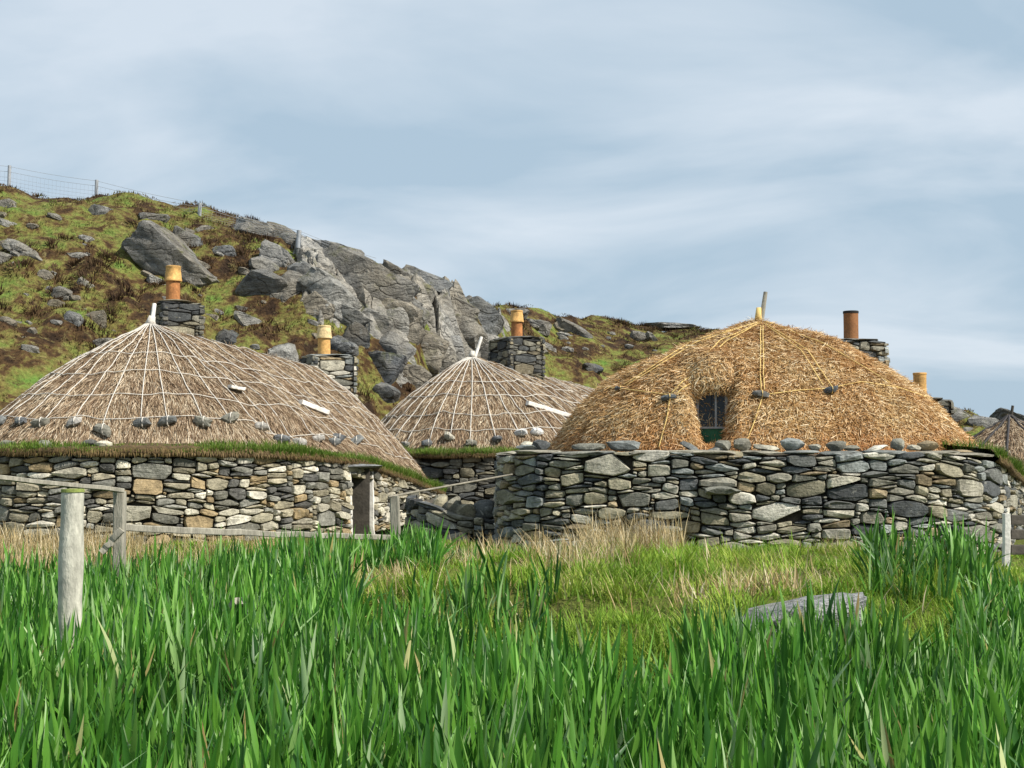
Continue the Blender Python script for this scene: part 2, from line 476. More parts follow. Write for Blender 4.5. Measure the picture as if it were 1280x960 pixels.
def tube(pts, r, n=6, closed_ends=True):
    pts = np.asarray(pts, float)
    rr = np.full(len(pts), r) if np.isscalar(r) else np.asarray(r)
    tg = np.gradient(pts, axis=0)
    tg /= np.linalg.norm(tg, axis=1)[:, None] + 1e-9
    ref = np.array((0, 0, 1.0)) if abs(tg[:, 2]).mean() < 0.8 else np.array((1.0, 0, 0))
    a = np.cross(tg, ref); a /= np.linalg.norm(a, axis=1)[:, None] + 1e-9
    b = np.cross(tg, a)
    V = []
    for k in range(n):
        th = 2 * math.pi * k / n
        V.append(pts + (a * math.cos(th) + b * math.sin(th)) * rr[:, None])
    V = np.stack(V, 1).reshape(-1, 3)
    FCs = []
    for i in range(len(pts) - 1):
        for k in range(n):
            k2 = (k + 1) % n
            FCs.append((i * n + k, i * n + k2, (i + 1) * n + k2, (i + 1) * n + k))
    if closed_ends:
        FCs.append(tuple(range(n - 1, -1, -1))); FCs.append(tuple((len(pts) - 1) * n + k for k in range(n)))
    return V, FCs

def join(parts):
    V = []; FCs = []; o = 0
    for v, f in parts:
        V.append(np.asarray(v, float)); FCs += [tuple(int(i) + o for i in ff) for ff in f]; o += len(v)
    return np.concatenate(V), FCs

def beam(p0, p1, wdt, hgt, jit=0.004, seg=6, seed=0):
    """slightly uneven squared timber from p0 to p1"""
    r = np.random.default_rng(seed)
    p0 = np.asarray(p0, float); p1 = np.asarray(p1, float)
    t = (p1 - p0) / np.linalg.norm(p1 - p0)
    ref = np.array((0, 0, 1.0)) if abs(t[2]) < 0.8 else np.array((0, 1.0, 0))
    a = np.cross(t, ref); a /= np.linalg.norm(a); b = np.cross(a, t)
    V = []; FCs = []
    c = 0.12
    prof = [(-.5, -.5 + c), (-.5 + c, -.5), (.5 - c, -.5), (.5, -.5 + c), (.5, .5 - c), (.5 - c, .5), (-.5 + c, .5), (-.5, .5 - c)]
    for i in range(seg + 1):
        q = p0 + (p1 - p0) * i / seg + r.normal(0, jit, 3)
        for u, v in prof:
            V.append(q + a * u * wdt + b * v * hgt)
    for i in range(seg):
        for k in range(8):
            k2 = (k + 1) % 8
            FCs.append((i * 8 + k, i * 8 + k2, (i + 1) * 8 + k2, (i + 1) * 8 + k))
    FCs.append(tuple(range(7, -1, -1))); FCs.append(tuple(seg * 8 + k for k in range(8)))
    return np.array(V), FCs

ICO = {}
def ico(s):
    if s not in ICO:
        bm = bmesh.new(); bmesh.ops.create_icosphere(bm, subdivisions=s, radius=1)
        ICO[s] = (np.array([v.co[:] for v in bm.verts]), np.array([[v.index for v in f.verts] for f in bm.faces]))
        bm.free()
    return ICO[s]

def rock_shape(size, seed, sub=3, planes=13, rough=0.05, tilt=0.0, yaw=0.0, boxy=0.6):
    """angular, weathered rock: a sphere cut by random planes, size in metres (x across, y deep, z tall)"""
    r = np.random.default_rng(seed)
    Vd, FCs = ico(sub)
    N = r.normal(size=(planes, 3)); N /= np.linalg.norm(N, axis=1)[:, None]
    d = r.uniform(0.62, 0.95, planes)
    ax = np.array([(1, 0, 0), (-1, 0, 0), (0, 1, 0), (0, -1, 0), (0, 0, 1), (0, 0, -1)], float) + r.normal(0, 0.18, (6, 3))
    ax /= np.linalg.norm(ax, axis=1)[:, None]
    N = np.concatenate([N, ax]); d = np.concatenate([d, r.uniform(boxy, boxy + 0.15, 6)])
    dots = Vd @ N.T
    rad = np.where(dots > 0.05, d[None, :] / np.maximum(dots, 0.05), 9).min(1)
    rad = np.minimum(rad, 1.15)
    V = Vd * rad[:, None]
    nn = fbm(V[:, 0] * 2.3 + seed * 3.1, V[:, 1] * 2.3 + V[:, 2] * 1.7, seed, 4) + fbm(V[:, 2] * 2.6 + seed, V[:, 0] * 1.9 - V[:, 1], seed + 5, 4)
    V = V * (1 + rough * nn)[:, None]
    mn = V.min(0); mxv = V.max(0)
    V = (V - (mn + mxv) / 2) / (mxv - mn) * np.array(size)
    R = Matrix.Rotation(yaw, 3, 'Z') @ Matrix.Rotation(tilt, 3, 'Y')
    return V @ np.array(R).T, FCs

# ------------------------------------------------------------------ dry stone masonry
def pack(L, H, r, big=0.10, uw=0.06, uh=0.045, block=None):
    """random rubble: fill an L x H sheet with rectangles -> list of (s0,s1,z0,z1)"""
    nx_, nz_ = int(L / uw), int(math.ceil(H / uh))
    occ = np.zeros((nx_, nz_), bool); own = np.full((nx_, nz_), -1)
    if block:
        occ[int(round(block[0] / uw)):int(round(block[1] / uw)), :int(block[2] / uh)] = True
    rects = []
    def put(i, j, a, b_):
        occ[i:i + a, j:j + b_] = True; own[i:i + a, j:j + b_] = len(rects)
        rects.append((i * uw, (i + a) * uw, j * uh, (j + b_) * uh))
    target = big * nx_ * nz_; got = 0; tries = 0
    while got < target and tries < 4000:
        tries += 1
        a = int(r.integers(5, 11)); b_ = int(r.integers(3, 7))
        if b_ > a * 0.8: b_ = max(2, int(a * 0.8))
        i = int(r.integers(0, max(1, nx_ - a))); j = int(r.integers(0, max(1, nz_ - b_)))
        if i + a <= nx_ and j + b_ <= nz_ and not occ[i:i + a, j:j + b_].any():
            put(i, j, a, b_); got += a * b_
    for j in range(nz_):
        for i in range(nx_):
            if occ[i, j]:
                continue
            b_ = int(r.choice([1, 1, 2, 2, 2, 3, 3, 4])); a = int(r.integers(3, 8))
            if b_ == 1: a = int(r.integers(4, 9))
            room = 0
            while i + room < nx_ and not occ[i + room, j]: room += 1
            if room - a <= 1: a = min(room, 9)
            a = min(a, room)
            if j > 0 and a > 2 and i + a < nx_ and own[i + a, j - 1] != own[i + a - 1, j - 1] and a < room:
                a = a + 1 if a + 1 <= room else a - 1          # break the vertical joint below
            b_ = min(b_, nz_ - j, max(1, a))
            while occ[i:i + a, j:j + b_].any(): b_ -= 1
            put(i, j, a, b_)
    return rects

def clip(poly, m, nrm):
    outp = []
    d = [(p[0] - m[0]) * nrm[0] + (p[1] - m[1]) * nrm[1] for p in poly]
    k = len(poly)
    for i in range(k):
        a, b_ = poly[i], poly[(i + 1) % k]; da, db = d[i], d[(i + 1) % k]
        if da <= 0: outp.append(a)
        if (da < 0 < db) or (db < 0 < da):
            t = da / (da - db); outp.append((a[0] + (b_[0] - a[0]) * t, a[1] + (b_[1] - a[1]) * t))
    return outp

def cells(rects, r, slant=0.5):
    """fitted stone outlines: neighbours share one slanted joint line"""
    R = np.array(rects)
    C = np.stack([(R[:, 0] + R[:, 1]) / 2, (R[:, 2] + R[:, 3]) / 2], 1)
    polys = []
    for i, (a, b_, c, d) in enumerate(rects):
        e = 0.30 * min(b_ - a, d - c)
        polys.append([(a - e, c - e), (b_ + e, c - e), (b_ + e, d + e), (a - e, d + e)])
    for i in range(len(rects)):
        a, b_, c, d = rects[i]
        gx = np.maximum(R[:, 0] - b_, a - R[:, 1]); gz = np.maximum(R[:, 2] - d, c - R[:, 3])
        for j in np.where((gx < 0.05) & (gz < 0.04))[0]:
            if j <= i: continue
            ox0, ox1 = max(a, R[j, 0]), min(b_, R[j, 1]); oz0, oz1 = max(c, R[j, 2]), min(d, R[j, 3])
            m = ((ox0 + ox1) / 2, (oz0 + oz1) / 2)
            if gx[j] >= gz[j]: en = np.array((1.0 if C[j, 0] > C[i, 0] else -1.0, 0.0)); lim = 0.55
            else: en = np.array((0.0, 1.0 if C[j, 1] > C[i, 1] else -1.0)); lim = 0.22
            tg = np.array((-en[1], en[0]))
            dv = C[j] - C[i]; dv = dv / (np.linalg.norm(dv) + 1e-9)
            k = float(np.clip(slant * (dv @ tg) + r.normal(0, 0.12), -lim, lim))
            nv = en + tg * k; nv /= np.linalg.norm(nv)
            if len(polys[i]) > 2: polys[i] = clip(polys[i], m, nv)
            if len(polys[j]) > 2: polys[j] = clip(polys[j], m, -nv)
    return polys

def stone_patch(poly, r, bulge=(0.03, 0.07), gap=0.007):
    """one fitted rubble stone on the (s,z) sheet -> arrays s,z,depth + faces"""
    q = np.array(poly)
    keepv = np.linalg.norm(q - np.roll(q, 1, 0), axis=1) > 0.012
    q = q[keepv] if keepv.sum() >= 3 else q
    c0 = q.mean(0)
    # knock the corners off
    nq = []
    for k in range(len(q)):
        a, b_, c = q[k - 1], q[k], q[(k + 1) % len(q)]
        f1, f2 = r.uniform(0.10, 0.30, 2)
        nq.append(b_ + (a - b_) * f1); nq.append(b_ + (c - b_) * f2)
    q = np.array(nq)
    if len(q) > 12:
        keepi = np.sort(r.choice(len(q), 12, replace=False)); q = q[keepi]
    ext = q.max(0) - q.min(0); c0 = (q.max(0) + q.min(0)) / 2
    loc_ = (q - c0) * np.clip(1 - 2 * gap / np.maximum(ext, 0.02), 0.6, 1)
    n = len(q)
    lx, lz = loc_[:, 0], loc_[:, 1]
    mn = min(ext)
    d = r.uniform(*bulge) * min(1.0, 0.5 + mn * 3.0)
    proud = r.normal(0, 0.014)
    tx, tz = r.normal(0, 0.06), r.normal(0, 0.12)
    S = []; Z = []; D = []
    ins = min(0.022 / max(mn, 0.03), 0.3) * r.uniform(0.7, 1.5)
    for k, (sc, dep) in enumerate(((1.0, -0.10), (0.985, 0.25), (1 - ins, 0.92))):
        j = 1 + r.normal(0, 0.03, n) if k == 2 else np.ones(n)
        S.append(c0[0] + lx * sc * j); Z.append(c0[1] + lz * sc * j)
        D.append(np.full(n, dep) if k == 0 else d * dep + proud + lx * tx + lz * tz + r.normal(0, 0.006, n))
    S = np.append(np.concatenate(S), c0[0] + r.normal(0, 0.15) * ext[0]); Z = np.append(np.concatenate(Z), c0[1] + r.normal(0, 0.1) * ext[1]); D = np.append(np.concatenate(D), d * r.uniform(1.0, 1.35) + proud)
    FCs = []
    for k in range(2):
        for i in range(n):
            i2 = (i + 1) % n
            FCs.append((k * n + i, k * n + i2, (k + 1) * n + i2, (k + 1) * n + i))
    for i in range(n):
        FCs.append((2 * n + i, 2 * n + (i + 1) % n, 3 * n))
    return S, Z, D, FCs

PAL_GREY = [(0.055, 0.06, 0.066), (0.10, 0.105, 0.105), (0.135, 0.135, 0.12), (0.17, 0.165, 0.14), (0.20, 0.185, 0.14), (0.25, 0.24, 0.205), (0.16, 0.175, 0.18), (0.18, 0.145, 0.095), (0.33, 0.32, 0.29)]
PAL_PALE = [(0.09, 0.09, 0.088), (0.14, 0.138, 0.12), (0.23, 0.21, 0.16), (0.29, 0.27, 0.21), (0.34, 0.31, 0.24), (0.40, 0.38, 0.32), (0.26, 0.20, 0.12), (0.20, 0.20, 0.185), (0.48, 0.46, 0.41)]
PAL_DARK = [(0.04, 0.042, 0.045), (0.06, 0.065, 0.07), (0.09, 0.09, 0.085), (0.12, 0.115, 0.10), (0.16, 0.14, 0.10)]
def stone_colour(r, pal):
    c = np.array(pal[int(r.integers(0, len(pal)))]) * r.uniform(0.75, 1.3)
    return c * np.array((1.05, 1.02, 0.94)) * (1.22 if pal is PAL_GREY else 1.0)

def masonry(parent, rects, fmap, r, pal, keep=None, limit=300, name='stone', shown=None):
    """stones as separate sub-parts (largest `limit`), the rest joined as one stuff part"""
    items = []
    polys = cells(rects, r)
    for rc, po_ in zip(rects, polys):
        if (keep is not None and not keep(rc)) or len(po_) < 3:
            continue
        items.append(((rc[1] - rc[0]) * (rc[3] - rc[2]) * (shown(rc) if shown else 1), po_))
    items.sort(key=lambda q: -q[0])
    rest = []
    for i, (_, rc) in enumerate(items):
        S, Z, D, FCs = stone_patch(rc, r)
        V = fmap(S, Z, D)
        c = stone_colour(r, pal)
        if i < limit:
            mk(name, V, FCs, M['stone'], parent, smooth=True, sharp=28, col=c)
        else:
            rest.append((V, FCs, c))
    if rest:
        V, FCs = join([(a, b_) for a, b_, _ in rest])
        cc = np.concatenate([np.tile(c, (len(a), 1)) for a, _, c in rest])
        mk('small_stones', V, FCs, M['stone'], parent, smooth=True, sharp=28, col=cc, kind='stuff')

def catmull(pts, n, closed=True):
    pts = np.asarray(pts, float); m = len(pts)
    dense = []
    for i in range(m if closed else m - 1):
        if closed:
            p0, p1, p2, p3 = pts[(i - 1) % m], pts[i], pts[(i + 1) % m], pts[(i + 2) % m]
        else:
            p0, p1, p2, p3 = pts[max(i - 1, 0)], pts[i], pts[i + 1], pts[min(i + 2, m - 1)]
        for t in np.linspace(0, 1, 24, endpoint=False):
            dense.append(0.5 * ((2 * p1) + (-p0 + p2) * t + (2 * p0 - 5 * p1 + 4 * p2 - p3) * t * t + (-p0 + 3 * p1 - 3 * p2 + p3) * t ** 3))
    if not closed:
        dense.append(pts[-1])
    dense = np.array(dense)
    if closed:
        dense = np.concatenate([dense, dense[:1]])
    seg = np.linalg.norm(np.diff(dense[:, :2], axis=0), axis=1)
    s = np.concatenate([[0], np.cumsum(seg)])
    q = np.linspace(0, s[-1], n + 1 if closed else n)
    outp = np.stack([np.interp(q, s, dense[:, k]) for k in range(dense.shape[1])], 1)
    return outp[:n] if closed else outp, s[-1]

class Curve:
    """plan curve (x,y,ztop) by arc length with outward normals (points listed anticlockwise seen from above)"""
    def __init__(self, pts, n=600, closed=True):
        self.p, self.L = catmull(pts, n, closed)
        self.closed = closed
        if closed:
            tg = np.roll(self.p, -1, 0) - np.roll(self.p, 1, 0)
        else:
            tg = np.gradient(self.p, axis=0)
        tg = tg[:, :2] / (np.linalg.norm(tg[:, :2], axis=1)[:, None] + 1e-9)
        self.nrm = np.stack([tg[:, 1], -tg[:, 0]], 1)
        self.n = n
    def at(self, s):
        s = np.asarray(s, float)
        if self.closed:
            f = (s / self.L) % 1.0 * self.n
            i = np.floor(f).astype(int) % self.n; j = (i + 1) % self.n; t = (f - np.floor(f))[..., None]
        else:
            f = np.clip(s / self.L, 0, 0.99999) * (self.n - 1)
            i = np.floor(f).astype(int); j = i + 1; t = (f - i)[..., None]
        return self.p[i] * (1 - t) + self.p[j] * t, self.nrm[i] * (1 - t) + self.nrm[j] * t
    def s_near(self, x, y):
        k = int(np.argmin((self.p[:, 0] - x) ** 2 + (self.p[:, 1] - y) ** 2))
        return k / (self.n if self.closed else self.n - 1) * self.L

def scaled(pts, k):
    return [(x * k, y * k, EYE + (z - EYE) * k) for x, y, z in pts]

# ------------------------------------------------------------------ blackhouses
class House:
    def __init__(self, base, label, eave, A, B, pw, wall_pts, thatch, straw, z_ground, rim=1.0, slot=None, apex_lift=0.0, fold=None):
        self.root = empty('blackhouse', base, label, 'house')
        self.base = np.array(base, float)
        self.eave = Curve(eave, 720)
        self.A = np.array(A, float); self.B = np.array(B, float)
        self.pw = pw; self.slot = slot; self.apex_lift = apex_lift; self.fold = fold; self.lump = 0.15 if slot else 0.11
        self.wall = Curve(wall_pts, 720)
        self.zg = z_ground
        self.rim = rim
        self.build_roof(thatch)
    def loc(self, V):
        return np.asarray(V, float) - self.base
    def surf(self, s, t):
        """roof point at eave arc length s, t=0 on the ridge .. 1 at the eave"""
        E, Nn = self.eave.at(s)
        ab = self.B[:2] - self.A[:2]
        u = np.clip(((E[..., :2] - self.A[:2]) @ ab) / (ab @ ab), 0, 1)[..., None]
        R = self.A + (self.B - self.A) * u
        t = np.asarray(t, float)[..., None]
        f = self.pw[0] * t ** self.pw[1] + (1 - self.pw[0]) * t ** self.pw[2]
        xy = R[..., :2] + (E[..., :2] - R[..., :2]) * t
        z = R[..., 2:3] + (E[..., 2:3] - R[..., 2:3]) * f
        z = z + self.apex_lift * np.exp(-(t * 9) ** 2) * np.exp(-(u * 9) ** 2)
        z = z + self.lump * fbm(xy[..., :1] * 1.1, xy[..., 1:2] * 1.1, 21, 3) * sstep(0, 0.2, t) + 0.05 * fbm(xy[..., :1] * 4.5, xy[..., 1:2] * 4.5, 33, 2)
        if self.fold:
            z = z - 0.17 * (sstep(self.fold, self.fold + 0.12, s) * (1 - sstep(self.fold + 1.2, self.fold + 2.4, s)) * sstep(0.80, 0.84, t[..., 0]))[..., None]
        if self.slot:
            W0, dr, hw, z0 = self.slot
            rel = xy - np.array(W0)
            al = rel @ np.array(dr)                      # metres in front of the window plane
            la = rel @ np.array((dr[1], -dr[0]))
            inside = (1 - sstep(hw, hw + 0.30, np.abs(la))) ** 1.4 * sstep(-0.10, 0.02, al)
            brow = 1.5 * np.exp(-((al + 0.05) / 0.42) ** 2) * np.exp(-(la / 0.5) ** 2)
            z = z + 0.15 * brow[..., None]
            z = z * (1 - inside[..., None]) + np.minimum(z, z0) * inside[..., None]
        return np.concatenate([xy, z], -1)
    def build_roof(self, mat):
        na, ntt = (660, 66) if self.slot else (380, 38)
        sv = np.linspace(0, self.eave.L, na, endpoint=False)
        tv = np.linspace(0, 1, ntt) ** 0.92
        S, T = np.meshgrid(sv, tv, indexing='ij')
        V = self.surf(S, T)
        E, Nn = self.eave.at(sv)
        rings = [V]
        e = V[:, -1]
        wob = 0.05 * fbm(sv * 2.0, sv * 0 + 3.3, 5, 3)[:, None]
        for o, dz in ((0.05, -0.09), (0.045, -0.19), (-0.04, -0.28), (-0.4, -0.30)):
            q = e.copy(); q[:, :2] += Nn * (o * self.rim + wob); q[:, 2] += dz * self.rim
            rings.append(q[:, None])
        G = np.concatenate(rings, 1); m = G.shape[1]
        Vv = G.reshape(-1, 3)
        a = np.arange(na); a2 = (a + 1) % na
        FCs = []
        for j in range(m - 1):
            FCs.append(np.stack([a * m + j, a * m + j + 1, a2 * m + j + 1, a2 * m + j], 1))
        FCs = np.concatenate(FCs)
        self.roofV = Vv; self.roofF = FCs
        self.roof = mk('roof', self.loc(Vv), FCs, mat, self.root, smooth=True)
        self.bvh = BVHTree.FromPolygons([Vector(v) for v in Vv], [tuple(int(i) for i in f) for f in FCs])
    def straws(self, mat, n, spread, ln, wd, lift, seed):
        r = np.random.default_rng(seed)
        V = self.roofV; FQ = self.roofF
        a, b_, c, d = (V[FQ[:, k]] for k in range(4))
        nr = np.cross(c - a, d - b_); ar = np.linalg.norm(nr, axis=1)
        nr = nr / (ar[:, None] + 1e-9)
        nr[nr[:, 2] < -0.6] *= 1
        cen = (a + b_ + c + d) / 4
        face = (-(cen[:, 0] * nr[:, 0] + (cen[:, 1]) * nr[:, 1] + (cen[:, 2] - EYE) * nr[:, 2]) / np.linalg.norm(cen, axis=1))
        wgt = np.where(face > -0.25, 1.0, 0.2) * ar * (nr[:, 2] > -0.5)
        idx = r.choice(len(FQ), n, p=wgt / wgt.sum())
        u = r.random((n, 2, 1))
        p = (a[idx] * (1 - u[:, 0]) + b_[idx] * u[:, 0]) * (1 - u[:, 1]) + (d[idx] * (1 - u[:, 0]) + c[idx] * u[:, 0]) * u[:, 1]
        N_ = nr[idx]
        g_ = np.array((0, 0, -1.0)) - N_ * (-N_[:, 2:3])
        flat = np.linalg.norm(g_, axis=1) < 0.15
        g_[flat] = r.normal(size=(flat.sum(), 3)) if flat.any() else g_[flat]
        g_ /= np.linalg.norm(g_, axis=1)[:, None] + 1e-9
        sd = np.cross(N_, g_)
        an = r.normal(0, spread, n)
        dr = g_ * np.cos(an)[:, None] + sd * np.sin(an)[:, None]
        wdv = -g_ * np.sin(an)[:, None] + sd * np.cos(an)[:, None]
        L_ = r.uniform(*ln, n); W_ = r.uniform(*wd, n); Lf = np.abs(r.normal(0, lift, n)) + 0.006
        ro = r.uniform(-0.8, 0.8, n)[:, None]
        wdv = wdv * np.cos(ro) + N_ * np.sin(ro)
        b0 = p + N_ * 0.004 - dr * (L_ * 0.5)[:, None]
        b1 = b0 + dr * L_[:, None] + N_ * Lf[:, None]; b0 = b0 + N_ * (Lf * 0.25)[:, None]
        hw = (wdv * (W_ / 2)[:, None])
        VV = np.stack([b0 - hw, b0 + hw, b1 + hw * 0.6, b1 - hw * 0.6], 1).reshape(-1, 3)
        mk('straw', self.loc(VV), np.arange(4 * n).reshape(-1, 4), mat, self.roof, attrs={'rnd': np.repeat(r.random(n), 4), 'low': np.repeat(np.clip(1 - (p[:, 2] - 1.45) / 0.55, 0, 1), 4)}, kind='stuff')
    def rope_line(self, s, t, r, mat, lift=0.042, name='rope'):
        V = self.surf(np.asarray(s, float), np.asarray(t, float)); V[:, 2] += lift
        v, f = tube(V, r, 5)
        mk(name, self.loc(v), f, mat, self.roof, smooth=True)
    def ray(self, px, py):
        d = Vector(P(px, py, 10.0)) - Vector((0, 0, EYE)); d.normalize()
        h_, n_, i_, _ = self.bvh.ray_cast(Vector((0, 0, EYE)), d)
        return (None, None) if h_ is None else (np.array(h_), np.array(n_))
    def rope_px(self, pts, r, mat, lift=0.02, name='rope'):
        q = []
        pts = np.array(pts, float)
        seg = np.concatenate([[0], np.cumsum(np.linalg.norm(np.diff(pts, axis=0), axis=1))])
        for d in np.arange(0, seg[-1] + 0.1, 4.0):
            h_, n_ = self.ray(np.interp(d, seg, pts[:, 0]), np.interp(d, seg, pts[:, 1]))
            if h_ is not None:
                if n_[2] < 0: n_ = -n_
                q.append(h_ + n_ * lift)
        q = np.array(q)
        if len(q) < 3: return
        q[1:-1] = (q[:-2] + q[1:-1] * 2 + q[2:]) / 4
        v, f = tube(q, r, 5)
        mk(name, self.loc(v), f, mat, self.roof, smooth=True)
    def build_wall(self, s0, s1, pal, seed, door=None, big=0.1, top_in=0.9, hmax=1.9, top_mat=None, uw=0.06, uh=0.045, keep=None):
        r = np.random.default_rng(seed)
        cv = self.wall; n = cv.n
        p = cv.p; nm = cv.nrm
        s = np.arange(n) / n * cv.L
        dep = np.full(n, -0.09)
        if door:
            dep = np.where((s > door[0]) & (s < door[1]), -0.55, dep)
        bot = np.full(n, self.zg)
        def ring(off, z):
            q = np.empty((n, 3)); q[:, :2] = p[:, :2] + nm * off[:, None]; q[:, 2] = z; return q
        bat = 0.07
        topz = p[:, 2]
        rings = [ring(dep, bot), ring(dep - bat * (topz - bot) * 0.6, topz - 0.03), ring(np.full(n, -top_in), topz + 0.02)]
        G = np.stack(rings, 1); m = 3
        a = np.arange(n); a2 = (a + 1) % n
        FCs = np.concatenate([np.stack([a * m + j, a2 * m + j, a2 * m + j + 1, a * m + j + 1], 1) for j in range(m - 1)])
        core = mk('wall', self.loc(G.reshape(-1, 3)), FCs, M['core'], self.root)
        self.wallpart = core
        L = s1 - s0
        rects = pack(L, hmax, r, big, uw, uh, (door[0] - s0 - 0.06, door[1] - s0 + 0.06, hmax * 0.84) if door else None)
        zg = self.zg_stone
        def fmap(S, Z, D):
            ss = s0 + S
            q, nn = cv.at(ss)
            Zw = Z + 0.035 * np.sin(ss * 1.7) + 0.05 * fbm(ss * 0.9, Z * 2.0, seed, 3)
            sh = 0.05 * fbm(ss * 1.1 + 7, Z * 2.3, seed + 4, 3)
            q2, nn2 = cv.at(ss + sh)
            frac = Zw / hmax
            z = zg + frac * (q2[:, 2] - zg - 0.015)
            off = D - 0.07 * (z - zg) * 0.6
            return self.loc(np.stack([q2[:, 0] + nn2[:, 0] * off, q2[:, 1] + nn2[:, 1] * off, z], 1))
        def kp(rc):
            c = s0 + (rc[0] + rc[1]) / 2
            return rc[3] <= hmax * 1.02 and (keep is None or keep(c, rc))
        def shown(rc):
            q, nn = cv.at(np.array([s0 + (rc[0] + rc[1]) / 2]))
            v = -q[0, :2] / np.linalg.norm(q[0, :2])
            return max(0.03, float(nn[0] @ v)) * (20.0 / np.linalg.norm(q[0, :2])) ** 2
        masonry(core, rects, fmap, r, pal, kp, 300, shown=shown)
        return core
    def turf(self, s0, s1, seed, n=9000, thick=0.09, inner=0.75, hang=0.07, hgt=(0.07, 0.19)):
        """grassy turf on the wall head between outer face and thatch"""
        r = np.random.default_rng(seed)
        m = int((s1 - s0) / 0.06)
        ss = np.linspace(s0, s1, m)
        q, nn = self.wall.at(ss)
        prof = [(hang * 0.2, -0.06), (hang, 0.0), (hang * 0.7, 0.05), (-0.05, thick), (-inner * 0.5, thick * 1.25), (-inner, thick * 1.5)]
        G = []
        for o, z in prof:
            e = q.copy()
            oo = o + 0.05 * fbm(ss * 2.5, ss * 0 + o * 9, seed, 3); zz = z + 0.05 * fbm(ss * 2.1, ss * 0 + z * 7, seed + 2, 3)
            e[:, :2] += nn * oo[:, None]; e[:, 2] += zz
            G.append(e)
        G = np.stack(G, 1); k = len(prof)
        a = np.arange(m - 1)
        FCs = np.concatenate([np.stack([a * k + j, (a + 1) * k + j, (a + 1) * k + j + 1, a * k + j + 1], 1) for j in range(k - 1)])
        t = mk('turf', self.loc(G.reshape(-1, 3)), FCs, M['turf'], self.root, smooth=True)
        sb = r.uniform(s0, s1, n); qb, nb = self.wall.at(sb)
        o = np.where(r.random(n) < 0.4, r.uniform(0.0, hang * 1.05, n), r.uniform(-inner, hang * 0.8, n))
        pz = qb[:, 2] + thick * np.clip((hang - o) / 0.2, 0.1, 1) * 1.05
        Pn = np.stack([qb[:, 0] + nb[:, 0] * o, qb[:, 1] + nb[:, 1] * o, pz - 0.01], 1)
        patch = 0.35 + 1.3 * np.clip(fbm(sb * 0.8, sb * 0 + 1.7, seed + 8, 3) + 0.45, 0, 1.2)
        v, f, rn = blades(Pn, r.uniform(*hgt, n) * patch, r.uniform(0.008, 0.018, n), r.uniform(0, 6.28, n), r.uniform(0, 0.5, n), r.uniform(0, 0.5, n), 2, r.random(n) * 0.76)
        mk('grass', self.loc(v), f, M['turf_grass'], t, attrs={'rnd': rn}, kind='stuff')
        # dead fringe hanging over the edge
        n2 = n // 5
        sb = r.uniform(s0, s1, n2); qb, nb = self.wall.at(sb)
        Pn = np.stack([qb[:, 0] + nb[:, 0] * hang, qb[:, 1] + nb[:, 1] * hang, qb[:, 2] + r.uniform(-0.02, 0.07, n2)], 1)
        H = -r.uniform(0.03, 0.09, n2)
        az = np.arctan2(nb[:, 1], nb[:, 0])
        v, f, rn = blades(Pn, H, r.uniform(0.01, 0.02, n2), az + np.pi, r.uniform(-0.2, 0.5, n2), r.uniform(0, 0.3, n2), 1, 0.75 + 0.25 * r.random(n2))
        mk('fringe', self.loc(v), f, M['turf_grass'], t, attrs={'rnd': rn}, kind='stuff')

